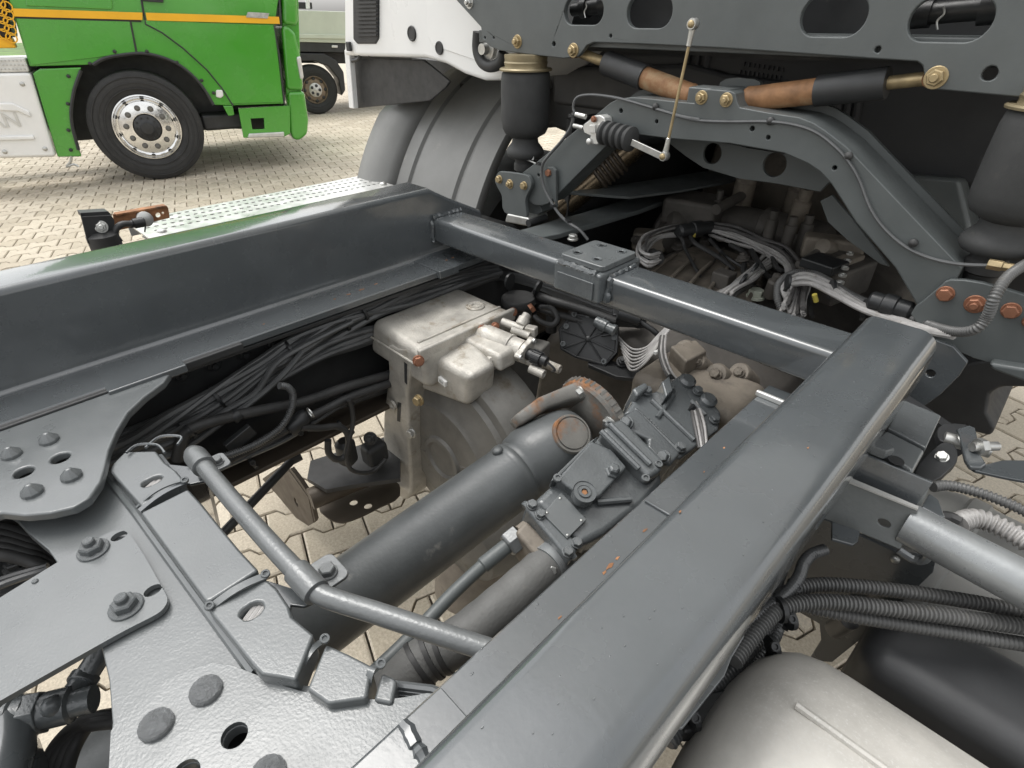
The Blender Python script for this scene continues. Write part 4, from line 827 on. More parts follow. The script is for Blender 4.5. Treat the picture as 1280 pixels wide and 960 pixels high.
pz('side_rib', [(132, 640), (150, 636), (262, 520), (300, 480), (268, 500), (136, 630)], .012, .02, bev=.003)
pz('shoulder', [(300, 470), (345, 440), (375, 425), (525, 575), (515, 612), (470, 640), (430, 600), (350, 520)], .019, .06, bev=.008)
npz = pz('name_plate', [(172, 668), (262, 764), (194, 832), (108, 744)], .003, .006, 'plate_paint', .001)
for x, y in ((168, 690), (243, 768), (194, 820), (122, 741)): bolt(npz, at(*Z4([(x, y)])[0], pp)+pn*.003, pn, .0018, 'dome', 'zinc', 'rivet')
pcn = at(*Z4([(250, 676)])[0], (P0+pn*.009, pn))
MB().lathe(pcn, pn, [(.0155, -.004), (.0155, .011), (.0145, .0095), (.010, .0095), (.0095, .0085), (.0085, .0085), (.008, .011), (.0045, .011), (.004, .006)], 30).build('port_plug', M['pump_paint'], bdy)
MB().lathe(pcn+pn*.007, pn, [(.004, 0), (.0039, .0022), (0, .0022)], 6).build('socket', M['rust'], bdy)
# pump flange with mounting ears and the gearbox-side casting
pz('mount_flange', [(384, 402), (440, 368), (596, 528), (560, 574), (520, 560), (476, 505), (480, 480), (430, 455), (372, 420)], .002, .08, 'pump_paint', .005)
for x, y in ((405, 426), (533, 546)): bolt(pu, at(*Z4([(x, y)])[0], pp)+pn*.004, (pn*.7+V((-.3, -.6, 0))), .010, 'hex', 'pump_paint')
pz('adapter', [(404, 372), (436, 330), (422, 305), (478, 278), (492, 300), (524, 290), (606, 232), (700, 300), (752, 372), (742, 432), (600, 536), (440, 376)], -.010, .09, 'pump_paint', .012, 4)
for (a, b) in (((440, 362), (596, 512)), ((500, 330), (650, 470)), ((520, 390), (575, 312))): MB().tube([at(*Z4([a])[0], pp)-pn*.008, at(*Z4([b])[0], pp)-pn*.008], .004, 8).build('casting_rib', M['pump_paint'], pu)
for i in range(11):
    t = i/10; c = at(*Z4([(487+84*t, 394+88*t)])[0], pp)-pn*.009
    MB().box(c, (.0022+(i % 3)*.0006, .0045, .004), Matrix((pn.cross(V((0, 1, 0))), V((0, 1, 0)), pn)).transposed()).build('cast_mark', M['steel_pipe'], pu)
pz('lug', [(420, 306), (468, 280), (482, 300), (440, 335)], .006, .05, bev=.005)
pz('lug', [(520, 290), (548, 268), (560, 320), (535, 345)], .012, .03, bev=.003)
for x, y in ((625, 262), (700, 330)): MB().lathe(at(*Z4([(x, y)])[0], pp)-pn*.02, pn, [(.014, 0), (.014, .016), (.009, .02)], 16).build('boss', M['pump_paint'], pu)
for a, b in (((640, 330), (690, 380)), ((660, 395), (690, 412))): MB().tube([at(*Z4([a])[0], pp)-pn*.008, at(*Z4([b])[0], pp)-pn*.008], .003, 8).build('casting_rib', M['steel_pipe'], pu)
for x, y in ((70, 712), (196, 878), (100, 745), (228, 846)): bolt(pu, at(*Z4([(x, y)])[0], pp)+pn*.001, pn, .0075, 'hex', 'pump_paint')
for x, y in ((330, 452), (500, 590), (455, 640), (150, 640)): bolt(pu, at(*Z4([(x, y)])[0], pp)+pn*.018, pn, .006, 'socket', 'pump_paint')
for a, b, h in (((300, 480), (430, 610), .022), ((330, 455), (470, 595), .022), ((175, 620), (250, 545), .008), ((300, 700), (420, 690), .0), ((260, 790), (430, 690), -.012)):
    MB().tube([at(*Z4([a])[0], pp)+pn*h, at(*Z4([b])[0], pp)+pn*h], .0045, 8).build('casting_rib', M['pump_paint'], pu)
MB().lathe(at(*Z4([(345, 610)])[0], pp)+pn*.012, pn, [(.011, 0), (.011, .004), (.008, .006), (.008, .012), (.005, .014)], 6).build('relief_cap', M['pump_paint'], pu, bevel=.0008)
for x, y in ((480, 300), (560, 290), (660, 300), (720, 400), (600, 500)): bolt(pu, at(*Z4([(x, y)])[0], pp)-pn*.006, pn, .0085, 'hex', 'pump_paint')
# rear fittings and hoses
hz1, hz2 = at(652, 668, ('z', .885)), at(622, 692, ('z', .875)); hd = (hz2-hz1).normalized()
MB().lathe(hz1, hd, [(.013, -.02), (.013, 0), (.016, .002)], 18).build('outlet', M['gearbox_cast'], pu)
MB().lathe(hz1+hd*.004, hd, [(.0175, 0), (.0175, .018), (.015, .021)], 6).build('hose_nut', M['tube_paint'], pu, bevel=.001)
for x, y in ((660, 632), (716, 692), (688, 655)): bolt(pu, at(x, y, ('z', .90)), hd, .0085, 'plain', 'pump_paint')
hs_ = thing('pressure_hose', 'slim dark pressure hose running from the pump under the guard tube', 'hose', at(580, 750, ('z', .8)), 'pump hoses')
cable(hs_, [hz1+hd*.02, hz2+hd*.02, at(566, 742, ('z', .86)), at(520, 790, ('z', .85)), at(470, 838, ('z', .84)), at(420, 880, ('z', .83))], .0085, 'cab_mount_paint', 14)
MB().lathe(hz1+hd*.022, hd, [(.010, 0), (.0105, .002), (.0105, .042), (.0088, .044)], 16).build('ferrule', M['cab_mount_paint'], hs_)
hb = thing('suction_hose', 'fat wrapped grey suction hose with steel clamp under the right rail', 'hose', at(620, 760, ('z', .8)), 'pump hoses')
h0, h1_ = at(700, 692, ('z', .87)), at(545, 832, ('z', .84)); hp = spline([h0, at(668, 722, ('z', .87)), at(618, 766, ('z', .865)), at(575, 800, ('z', .855)), at(530, 826, ('z', .84)), at(470, 880, ('z', .82))], 10)
hv = lambda t: .0265*(1+.012*math.sin(t*55))
MB().tube(hp, hv, 26).build('hose_body', M['hose_wrap'], hb)
for t, w_ in ((.09, .014), (.11, .004)):
    j = int(t*len(hp)); d = (hp[j+1]-hp[j]).normalized(); MB().lathe(hp[j]-d*w_, d, [(.027, 0), (.029, .0005), (.029, w_*2), (.027, w_*2)], 28).build('clamp', M['steel_pipe'], hb)
bolt(hb, at(690, 712, ('z', .885)), V((.5, -.5, .5)), .007, 'hex', 'zinc')
MB().lathe(h0, (h0-hp[6]).normalized(), [(.024, 0), (.022, .02), (.026, .022), (.026, .04)], 24).build('stub', M['gearbox_cast'], hb)
for t in (.70, .76, .82):
    j = int(t*len(hp)); d = (hp[j+1]-hp[j]).normalized(); MB().lathe(hp[j]-d*.003, d, [(.0265, 0), (.0285, .0005), (.0285, .006), (.0265, .0065)], 24).build('band', M['black_rubber'], hb)

# ================================================================= gearbox
gb = thing('gearbox', 'large oily brown and black gearbox casting under the cab mount', 'gearbox', (-.1, .8, .5))
def g(px, py, z): return at(px, py, ('z', z))
# sloping main cover and side walls
MB().loft([[V((x, .20, z)) for x, z in ((-.30, .55), (-.26, .80), (-.14, .89), (.10, .89), (.24, .80), (.28, .55))], [V((x, .36, z)) for x, z in ((-.34, .5), (-.30, .84), (-.16, .925), (.12, .925), (.27, .84), (.32, .5))], [V((x, .80, z)) for x, z in ((-.36, .5), (-.32, .86), (-.18, .95), (.14, .95), (.30, .86), (.34, .5))], [V((x, 1.5, z)) for x, z in ((-.40, .5), (-.36, .9), (-.2, 1.0), (.16, 1.0), (.33, .9), (.38, .5))]]).build('main_case', M['gearbox_black'], gb, bevel=.02, seg=3)
cvr = MB().prism(spline([g(*p, .955) for p in ((808, 356), (830, 326), (868, 306), (910, 312), (945, 330), (955, 352), (930, 385), (880, 392), (830, 380))], 3, True), (0, 0, -.035)).build('top_cover', M['gearbox_cast'], gb, bevel=.008, seg=3)
MB().tube([g(860, 352, .957), g(885, 336, .957), g(905, 310, .957)], .0022, 6).build('casting_seam', M['gearbox_black'], cvr)
for x, y in ((847, 309), (880, 304), (935, 318), (822, 322), (968, 345)): bolt(cvr, g(x, y, .958), (.1, -.2, 1), .016, 'hex', 'gearbox_black')
# dark shift housing across the back
s0, s1 = g(848, 262, 1.0), g(1015, 300, 1.0); dd = (s1-s0).normalized()
MB().lathe(s0, dd, [(.030, -.03), (.042, -.02), (.042, .06), (.052, .065), (.052, .08), (.045, .085), (.045, .24), (.055, .245), (.055, .265), (.048, .27), (.048, .40), (.03, .41)], 26).build('shift_housing', M['gearbox_black'], gb)
MB().box(g(868, 262, 1.03), (.14, .12, .07), Matrix.Rotation(R(10), 3, 'Z')).build('shift_cover', M['gearbox_black'], gb, bevel=.012)
for x, y, r, h in ((895, 268, .012, .06), (962, 290, .014, .05), (985, 298, .013, .05), (1005, 296, .014, .05), (920, 252, .012, .05)):
    MB().lathe(g(x, y, 1.03), (0, 0, 1), [(r, -.05), (r, h*.6), (r*.7, h*.65), (r*.7, h)], 14).build('stud', M['gearbox_black'], gb)
MB().lathe(g(832, 285, .985), (-.5, -.6, .3), [(.06, -.06), (.06, .0), (.052, .012), (.03, .016), (.028, .008), (0, .008)], 28).build('round_cover', M['gearbox_black'], gb)
MB().box(g(812, 300, .955), (.09, .06, .05), Matrix.Rotation(R(30), 3, 'Z')).build('round_cover_foot', M['gearbox_cast'], gb, bevel=.01)
bolt(gb, g(795, 300, .965), (-.3, -.8, .3), .012, 'hex', 'gearbox_black')
MB().loft([[V((x, 1.02, z)) for x, z in ((-.35, .9), (-.32, 1.14), (-.15, 1.20), (.2, 1.20), (.34, 1.10), (.36, .9))], [V((x, 1.5, z)) for x, z in ((-.35, .9), (-.32, 1.14), (-.15, 1.20), (.2, 1.20), (.34, 1.10), (.36, .9))]]).build('bell_housing', M['gearbox_cast'], gb, bevel=.02)
MB().lathe(g(1000, 262, 1.08), (.1, -.1, 1), [(.02, -.05), (.02, .02), (.014, .024), (.014, .05)], 14).build('breather', M['gearbox_cast'], gb)
for x, y, z in ((930, 238, 1.08), (995, 250, 1.06)): MB().lathe(g(x, y, z), (.1, -.2, 1), [(.026, -.06), (.026, .03), (.018, .036), (.018, .05)], 16).build('breather', M['gearbox_cast'], gb)
MB().tube([g(895, 262, 1.06), g(925, 246, 1.07), g(945, 228, 1.08)], .013, 10).build('shift_lever', M['gearbox_black'], gb)
# dark valve block at the right
vb = MB().box(g(1040, 345, 1.0), (.10, .14, .07), Matrix.Rotation(R(-12), 3, 'Z')).build('valve_block', M['gearbox_black'], gb, bevel=.006)
MB().box(g(1030, 330, 1.04), (.07, .06, .02), Matrix.Rotation(R(-12), 3, 'Z')).build('valve_lid', M['black_plastic'], vb, bevel=.004)
MB().box(g(1056, 330, 1.03), (.03, .09, .03), Matrix.Rotation(R(-12), 3, 'Z')).build('valve_rail', M['gearbox_cast'], vb, bevel=.004)
for k in range(5): bolt(vb, g(1062-k*3, 318+k*9, 1.045), (0, 0, 1), .007, 'socket', 'zinc', 'screw')
MB().tube([g(1000, 332, 1.02), g(1030, 312, 1.03)], .012, 10).build('lever_shaft', M['gearbox_black'], gb)
MB().lathe(g(1031, 310, 1.04), (-.2, -.8, .4), [(.02, -.02), (.022, 0), (.016, .012), (.008, .014)], 18).build('lever_boss', M['gearbox_cast'], gb)
MB().lathe(g(1027, 323, 1.02), (-.2, -.8, .4), [(.022, -.02), (.022, 0), (.014, .008)], 6).build('lever_nut', M['gearbox_cast'], gb)
MB().box(g(1040, 310, 1.03), (.12, .05, .05), Matrix.Rotation(R(20), 3, 'Z')).build('actuator', M['gearbox_cast'], gb, bevel=.008)
bolt(gb, g(944, 371, .955), (0, 0, 1), .019, 'hex', 'van_paint', 'breather_cap')
MB().lathe(g(985, 388, .95), (.2, 0, 1), [(.02, -.05), (.022, 0), (.012, .012)], 18).build('stub', M['gearbox_cast'], gb)
# rear wall castings beneath the cross tube
MB().box(V((.17, .13, .82)), (.20, .14, .20)).build('rear_case', M['gearbox_cast'], gb, bevel=.02, seg=3)
for x, y, z, r in ((855, 438, .935, .022), (872, 452, .93, .016), (895, 468, .92, .022), (924, 466, .92, .02), (930, 490, .90, .016), (900, 500, .89, .014), (925, 530, .86, .016), (945, 540, .86, .012)):
    MB().lathe(at(x, y, ('z', z)), (-.1, -.7, .6), [(r, -.06), (r, -.002), (r*.85, .003), (r*.5, .003), (r*.45, -.006), (0, -.006)], 20).build('boss', M['gearbox_cast'], gb)
    bolt(gb, at(x, y, ('z', z+.004)), (-.1, -.7, .6), r*.5, 'hex', 'gearbox_cast')
MB().prism(ats([(838, 432), (870, 424), (884, 438), (858, 452)], ('z', .95)), (0, 0, -.05)).build('web_block', M['gearbox_cast'], gb, bevel=.004)
# oily small fittings over the case
rg = random.Random(5)
for i in range(26):
    x, y = rg.uniform(815, 1060), rg.uniform(255, 390); z = .955+rg.uniform(0, .05)
    if y > 330+(x-815)*.27: continue
    k = rg.random(); c = g(x, y, z); mm = rg.choice(['gearbox_cast', 'gearbox_black', 'gearbox_black'])
    if k < .4: bolt(gb, c, (rg.uniform(-.3, .3), rg.uniform(-.5, .1), 1), rg.uniform(.008, .014), 'nut', mm)
    elif k < .7: MB().box(c, (rg.uniform(.02, .05), rg.uniform(.015, .04), .04), Matrix.Rotation(rg.uniform(-.5, .8), 3, 'Z')).build('casting_lug', M[mm], gb, bevel=.004)
    else: MB().lathe(c, (rg.uniform(-.5, .5), rg.uniform(-.6, .2), 1), [(.014, -.03), (.014, .006), (.009, .01), (.009, .022), (.005, .024)], 12).build('sensor', M[mm], gb)
for i in range(7):
    x = 835+i*26; y0_ = 285+i*7
    cable(gb, [g(x, y0_, 1.0), g(x+rg.uniform(5, 20), y0_+rg.uniform(8, 22), 1.0), g(x+rg.uniform(15, 40), y0_+rg.uniform(20, 45), .98), g(x+rg.uniform(20, 60), y0_+rg.uniform(40, 70), .96)], rg.uniform(.003, .006), 'black_rubber', 8, name='pipe')
for i in range(6):
    a_, b_ = g(815+i*24, 340+i*7, .962), g(845+i*22, 318+i*5, .962); MB().tube([a_, X(a_, b_, .5)+V((0, 0, .004)), b_], .0045, 8).build('casting_rib', M['gearbox_cast'], gb)
# pale wiring harness lying over the gearbox
wl = thing('wire_loom', 'thick loom of dirty pale grey wires looped over the gearbox', 'wires', g(900, 300, .95), 'grey wire looms')
def loom(parent, px, n, spread, r, m, seed, plz):
    rnd = random.Random(seed); base = [at(x, y, ('z', plz(i))) for i, (x, y) in enumerate(px)]
    for i in range(n):
        a = rnd.uniform(0, 6.28); q = spread*math.sqrt(rnd.random()); tw = rnd.uniform(-.5, .5)
        pts = []
        for k, b in enumerate(base):
            d = (base[min(k+1, len(base)-1)]-base[max(k-1, 0)]).normalized(); u, v = perp(d); aa = a+tw*k; s = 1 if k % 2 else .75
            pts.append(b+(u*math.cos(aa)+v*math.sin(aa))*q*s)
        cable(parent, pts, r*rnd.uniform(.7, 1.3), m if rnd.random() < .68 else 'wire_dark', 6, 4)
loom(wl, [(822, 322), (812, 326), (802, 318), (806, 304), (822, 294), (845, 290), (870, 288), (890, 284)], 11, .016, .0033, 'wire_grey', 1, lambda i: 1.0)
loom(wl, [(890, 286), (920, 294), (950, 306), (975, 318), (990, 330), (998, 350), (995, 372), (990, 390)], 16, .021, .0036, 'wire_grey', 2, lambda i: 1.005)
loom(wl, [(985, 322), (966, 322), (948, 336), (930, 350), (915, 362), (905, 372)], 14, .019, .0036, 'wire_grey', 4, lambda i: .995)
e = g(868, 287, 1.01); d = (g(890, 284, 1.01)-g(850, 290, 1.01)).normalized()
MB().lathe(e, d, [(.012, -.05), (.018, -.045), (.018, -.01), (.021, -.008), (.021, .018), (.017, .02), (.017, .05), (.010, .055)], 18).build('connector', M['black_plastic'], wl)
MB().box(e+V((.0, -.022, -.008)), (.03, .004, .01), Matrix.Rotation(R(30), 3, 'Z')).build('yellow_clip', M['yellow_tape'], wl, bevel=.001)
for x, y, r in ((895, 287, .02), (915, 292, .019), (930, 298, .019), (945, 304, .019), (975, 320, .021), (928, 352, .018), (942, 338, .018), (996, 360, .019), (806, 322, .015)): tie(wl, g(x, y, 1.0), V((.8, .1, -.2)) if x > 850 else V((.3, .8, 0)), r)
MB().lathe(g(820, 322, .99), V((-.6, .5, -.1)), [(.012, -.02), (.015, -.015), (.015, .03), (.01, .04)], 14).build('plug', M['black_rubber'], wl)
wm = thing('wire_loom', 'pair of silver corrugated loom tubes curving from the gearbox to the right cab bracket', 'wires', g(1010, 360, .98), 'grey wire looms')
hh = lambda pts: [at(x, y, ('z', z)) for x, y, z in pts]
conduit(wm, hh([(980, 392, .98), (972, 374, 1.0), (974, 354, 1.02), (990, 342, 1.03), (1015, 342, 1.035), (1040, 354, 1.04), (1065, 370, 1.045), (1100, 384, 1.05), (1150, 402, 1.06), (1190, 414, 1.08), (1218, 412, 1.10), (1234, 396, 1.12), (1244, 370, 1.15), (1262, 344, 1.17), (1300, 320, 1.18)]), .0072, 'conduit', .004, n=12)
for o, r in ((0, .0058), (6, .005), (-5, .0045)):
    cable(wm, hh([(992, 394+o, .98), (984, 376, 1.0), (984+o, 358, 1.02), (996, 349+o, 1.03), (1015, 349+o, 1.04), (1042, 362+o, 1.045), (1075, 382+o*.6, 1.05), (1110, 396+o*.5, 1.052), (1150, 410+o*.4, 1.06), (1192, 420, 1.075)]), r, 'wire_grey', 8)
e = at(1103, 379, ('z', 1.066)); d = (at(1130, 387, ('z', 1.066))-e).normalized()
MB().lathe(e, d, [(.011, -.02), (.015, -.016), (.015, .0), (.018, .002), (.018, .02), (.015, .022), (.015, .04), (.010, .045)], 16).build('connector', M['black_plastic'], wm)
for x, y, r in ((1040, 360, .015), (1082, 386, .016), (1128, 396, .014), (985, 352, .014)): tie(wm, at(x, y, ('z', 1.045)), V((.6, .4, 0)), r)
for x, y in ((1012, 345), (1018, 368)): MB().lathe(g(x, y, 1.03), V((.3, .3, -.8)), [(.0045, 0), (.0045, .016)], 10, cap=True).build('yellow_sleeve', M['yellow_tape'], wm)
# ================================================================= own cab (rear wall seen at top left)
YC = ('y', .42); F2 = lambda pts: [(400+x/2.6667, y/2.6667) for x, y in pts]
cabt = thing('truck_cab', 'white cab rear wall with black vent grille above the mudguard', 'cab', (-.9, .42, 1.3))
wall = MB().prism(ats([(428, -210), (430, 70), (470, 71), (531, 73), (556, 80), (580, 93), (604, 101), (626, 101), (645, 88), (690, 40), (760, -210)], YC), (0, .5, 0)).build('rear_wall', M['white_paint'], cabt, bevel=.012, seg=3)
MB().box((0, 1.5, 2.65), (2.66, 2.1, 1.9)).build('upper_body', M['white_paint'], cabt, bevel=.04)
MB().box((.35, 1.6, 1.62), (1.9, 1.9, .12)).build('floor', M['black_paint'], cabt)
MB().box((.3, 1.75, 1.35), (1.2, 1.2, .5)).build('engine_tunnel', M['black_paint'], cabt, bevel=.05)
MB().prism(ats([(534, -120), (534, 45), (542, 58), (600, 78), (625, 70), (625, -120)], ('y', .4185)), (0, .006, 0)).build('pressed_panel', M['white_paint'], wall, bevel=.003)
gr = MB().prism([at(x, y, ('y', .416)) for x, y in ((440, -70), (473, -70), (473, 48), (469, 55), (446, 55), (441, 49))], (0, .010, 0)).build('vent_grille', M['black_plastic'], wall, bevel=.004)
for k in range(20):
    y = -54+k*5.1; MB().prism(ats([(445, y), (470, y-.6), (470, y+2.2), (445, y+2.8)], ('y', .409)), (0, .008, 0)).build('slat', M['black_plastic'], gr)
for x, y, r in ((515, 42, .0175), (549.5, 60, .015)): MB().lathe(at(x, y, ('y', .419)), (0, -1, 0), [(r*1.1, 0), (r*1.05, .003), (r*.9, .004), (r*.8, .0025), (0, .0025)], 24).build('rubber_plug', M['black_rubber'], wall)
MB().prism(ats([(430, 62), (436, 62), (442, 136), (436, 135)], ('y', .425)), (0, .02, 0)).build('edge_trim', M['white_paint'], cabt, bevel=.003)
MB().prism(ats([(437, 72), (529, 75), (548, 90), (562, 102), (556, 110), (537, 126), (500, 130), (441, 136)], ('y', .46)), (0, .01, 0)).build('mud_flap', M['black_rubber'], cabt, bevel=.003)
MB().prism(ats([(515, 72), (560, 78), (640, 98), (640, 128), (590, 126), (556, 120), (530, 126), (500, 128)], ('y', .80)), (0, .1, 0)).build('under_panel', M['black_rubber'], cabt)
MB().tube(spline(ats([(440, 76), (448, 74), (452, 66), (462, 68)], ('y', .43)), 4), .006, 8).build('flap_hook', M['black_plastic'], cabt)
MB().box(at(436, 58, ('y', .412)), (.022, .01, .026)).build('latch', M['black_plastic'], cabt, bevel=.003)
e = at(612, 62, ('y', .40)); MB().tube(spline([at(x, y, ('y', .385)) for x, y in ((598, 40), (597, 62), (603, 78), (614, 83), (626, 78), (630, 66))], 5), .0135, 14).build('bump_stop', M['black_rubber'], cabt)
MB().lathe(at(613, 61, ('y', .40)), (0, -1, 0), [(.024, 0), (.024, .012), (.012, .014), (.012, .03), (0, .03)], 20).build('bump_stop_core', M['zinc'], cabt)

# ================================================================= side walkway and lamp bracket beyond the left rail
wk = thing('walkway', 'perforated bare aluminium step strip outside the left rail', 'walkway', (-1.1, 0, .97))
hw = []
for i in range(34):
    for j in range(4):
        hw.append([V((-1.238+j*.038, -.345+i*.0205+(j % 2)*.010, 1.0))+V((.0062*math.cos(a_*math.pi/4), .0062*math.sin(a_*math.pi/4), 0)) for a_ in range(8)])
MB().prism([V((-1.26, -.37, 1.0)), V((-1.02, -.37, 1.0)), V((-1.02, .36, 1.0)), V((-1.26, .36, 1.0))], (0, 0, -.004), hw).build('tread', M['alu_sheet'], wk)
MB().box((-1.258, -.005, .98), (.006, .73, .036)).build('side_lip', M['alu_sheet'], wk)
MB().box((-1.14, 0, .96), (.2, .70, .004)).build('under_tray', M['alu_sheet'], wk)
MB().box((-.93, .05, .83), (.62, .95, .22)).build('shade_box', M['black_paint'], wk, bevel=.05)  # unseen box added to block side light and darken the pavers under the chassis
bolt(wk, (-1.10, -.33, 1.0), (0, 0, 1), .012, 'dome', 'zinc', 'rivet'); bolt(wk, (-1.10, .34, 1.0), (0, 0, 1), .012, 'dome', 'zinc', 'rivet')
lb = thing('lamp_bracket', 'black and rusty bracket with plugged hose outside the left rail', 'bracket', at(150, 300, ('x', -.9)))
xb = ('x', -.90); H4 = lambda pts: [(x/4, 200+y/4) for x, y in pts]
MB().prism(ats(H4([(402, 268), (412, 284), (556, 276), (572, 300), (580, 400), (440, 420)]), xb), (-.006, 0, 0)).build('plate', M['black_paint'], lb, bevel=.001)
MB().prism(ats(H4([(402, 264), (540, 256), (560, 276), (410, 286)]), ('x', -.905)), (-.03, 0, 0)).build('plate_fold', M['black_paint'], lb, bevel=.001)
rp = MB().prism(ats(H4([(565, 272), (835, 230), (842, 240), (850, 290), (580, 356)]), ('x', -.93)), (-.006, 0, 0), [circ(at(198, 269, ('x', -.93)), V((1, 0, 0)), .0055, 12), circ(at(204, 266.5, ('x', -.93)), V((1, 0, 0)), .003, 10)]).build('rusty_plate', M['rust'], lb, bevel=.001)
MB().prism(ats(H4([(580, 272), (830, 228), (836, 236), (584, 280)]), ('x', -.925)), (-.02, 0, 0)).build('rusty_lip', M['rust'], lb)
bolt(lb, at(126.5, 283.5, ('x', -.90)), (1, -.2, .2), .011, 'nut', 'zinc')
MB().lathe(at(180, 273, ('x', -.93)), V((1, -.1, .1)), [(.016, 0), (.016, .016), (.012, .018)], 20).build('lamp_base', M['alu_sheet'], lb)
lc0, lc1 = at(181, 277, ('x', -.905)), at(160, 281, ('x', -.905))
MB().lathe(lc0, lc1-lc0, [(.008, 0), (.0105, .002), (.0105, .022), (.008, .024), (.008, .032)], 14).build('plug', M['black_plastic'], lb)
MB().tube(spline(ats([(164, 280), (154, 280), (146, 285), (144, 293), (150, 302)], ('x', -.90)), 5), .0065, 10).build('hose', M['black_rubber'], lb)
MB().lathe(at(131, 302, ('x', -.91)), (0, 0, 1), [(.030, -.05), (.030, .015), (.02, .022)], 22).build('canister', M['black_rubber'], lb)
MB().tube(ats([(182, 280), (181, 290)], ('x', -.90)), .0016, 6).build('wire', M['black_plastic'], lb)

# ================================================================= mudguard
mg = thing('mudguard', 'grey plastic ribbed mudguard over the front wheel under the white cab', 'mudguard', (-.95, .5, .6))
prof = spline([V((0, y, z)) for y, z in ((.80, 1.335), (.70, 1.305), (.60, 1.25), (.51, 1.17), (.44, 1.08), (.385, .98), (.345, .87), (.32, .75), (.31, .62))], 5)
def gpoly(x, off): 
    out = []
    for i, p in enumerate(prof):
        d = (prof[min(i+1, len(prof)-1)]-prof[max(i-1, 0)]).normalized(); n = V((0, d.z, -d.y)); out.append(V((x, p.y, p.z))+n*off*(1 if n.z > 0 else -1))
    return out
xs = [(-1.17, .0), (-1.12, .0), (-1.115, .0), (-1.045, .0), (-1.04, -.010), (-1.028, -.010), (-1.022, .0), (-.818, .0), (-.812, -.010), (-.798, -.010), (-.792, 0), (-.705, .0), (-.695, -.02)]
mb = MB(); mb.loft([gpoly(x, o) for x, o in xs], cap=False, closed=False)
shell = mb.build('shell', M['mudguard_plastic'], mg, smooth=50)
so2 = shell.modifiers.new('solid', 'SOLIDIFY'); so2.thickness = .008
def gflare(x, o, b):
    n_ = len(prof); A = gpoly(x, 0); B = gpoly(x, 1); f = lambda i: min(max((i-9)/7, 0), 1)**.7
    return [A[i]+(B[i]-A[i])*(o*f(i)-.004) for i in range(6, n_)]
mb = MB(); mb.loft([gflare(x, o, 0) for x, o in ((-1.10, .004), (-1.125, .03), (-1.15, .052), (-1.19, .060), (-1.25, .056), (-1.275, .04), (-1.28, -.02))], cap=False, closed=False)
fl_ = mb.build('flare', M['mudguard_plastic'], mg, smooth=50); s3 = fl_.modifiers.new('solid', 'SOLIDIFY'); s3.thickness = .008
MB().prism(ats([(549, 106), (556, 102), (600, 106), (650, 122), (650, 136), (600, 124), (552, 116)], ('y', .64)), (0, .05, 0)).build('top_bracket', M['black_plastic'], mg, bevel=.008)
bolt(mg, at(566, 110, ('y', .64)), (0, -.8, .5), .01, 'dome', 'black_plastic')
fw_ = thing('front_wheel', 'black front tyre of the lorry under its mudguard', 'wheel', (-1.0, .95, 0))
wheel(fw_, V((-1.15, .95, .515)), V((-1, 0, 0)), .515, w=.32)

# ================================================================= cab suspension: hood cross beam with oval holes
YH = ('y', .33); nY = V((0, 1, 0))
def oval(cx, cy, w_, h_, pl):
    c = at(cx, cy, pl); rx_ = (at(cx+w_, cy, pl)-c).length; rz = (at(cx, cy+h_, pl)-c).length
    return [V((c.x+x, pl[1], c.z+z)) for x, z in rrect(-rx_, -rz, rx_, rz, min(rx_, rz)*.98, 7)]
hb_ = thing('cab_cross_beam', 'dark grey cab mount plate with large oval holes across the top of the photo', 'cab mount', at(900, 60, YH))
out = ats([(500, -110), (570, 0), (601, 34), (603, 50), (612, 58), (624, 63), (660, 68), (704, 73), (722, 71), (728, 64), (733, 57), (742, 53), (800, 55), (900, 60), (1000, 67), (1100, 74), (1146, 77), (1153, 82), (1155, 92), (1155, 102), (1159, 109), (1170, 112), (1290, 123), (1420, 136), (1420, -110)], YH)
hl = [oval(729, 14, 25, 17, YH), oval(811, 15, 29, 20, YH), oval(1041, 20, 43, 25, YH), oval(1187, 25, 55, 26, YH)]
hl += [circ(at(x, y, YH), nY, r, 14) for x, y, r in ((692, 55, .0045), (763, 45, .003), (1097, 62, .004), (1237, 92, .0085), (606, 47, .0025), (617, 47, .0025))]
MB().prism(out, (0, .012, 0), hl).build('plate', M['cab_mount_paint'], hb_, bevel=.0022)
MB().prism([V((x, .345, z)) for x, z in ((-.62, 1.405), (.62, 1.40), (.62, 1.43), (-.62, 1.43))], (0, .14, 0)).build('lower_flange', M['cab_mount_paint'], hb_, bevel=.002)
MB().prism([V((x, .48, z)) for x, z in ((-.62, 1.39), (.62, 1.39), (.62, 1.62), (-.62, 1.62))], (0, .01, 0)).build('rear_plate', M['black_paint'], hb_)
for x, y, r, m in ((647, 52, .0115, 'zinc_yellow'), (717, 63, .0115, 'zinc_yellow'), (1170, 97, .0125, 'zinc_yellow'), (587, 3, .011, 'zinc')): bolt(hb_, at(x, y, YH), -nY, r, 'nut', m)
# pieces seen through the holes
for x, y, w_ in ((740, 12, .05), (1180, 22, .08)):
    c = at(x, y, ('y', .40)); MB().lathe(c-V((w_, 0, 0)), (1, 0, .08), [(.012, 0), (.012, w_*.5), (.018, w_*.5), (.018, w_*.8), (.014, w_*.8), (.014, w_*1.5), (.02, w_*1.5), (.02, w_*1.9)], 14).build('inner_connector', M['black_plastic'], hb_)
    MB().tube(spline([c+V((.0, -.022, .012)), c+V((.003, -.022, .004)), c+V((-.002, -.022, -.004)), c+V((.002, -.022, -.014))], 4), .0014, 6).build('spring_clip', M['zinc'], hb_)

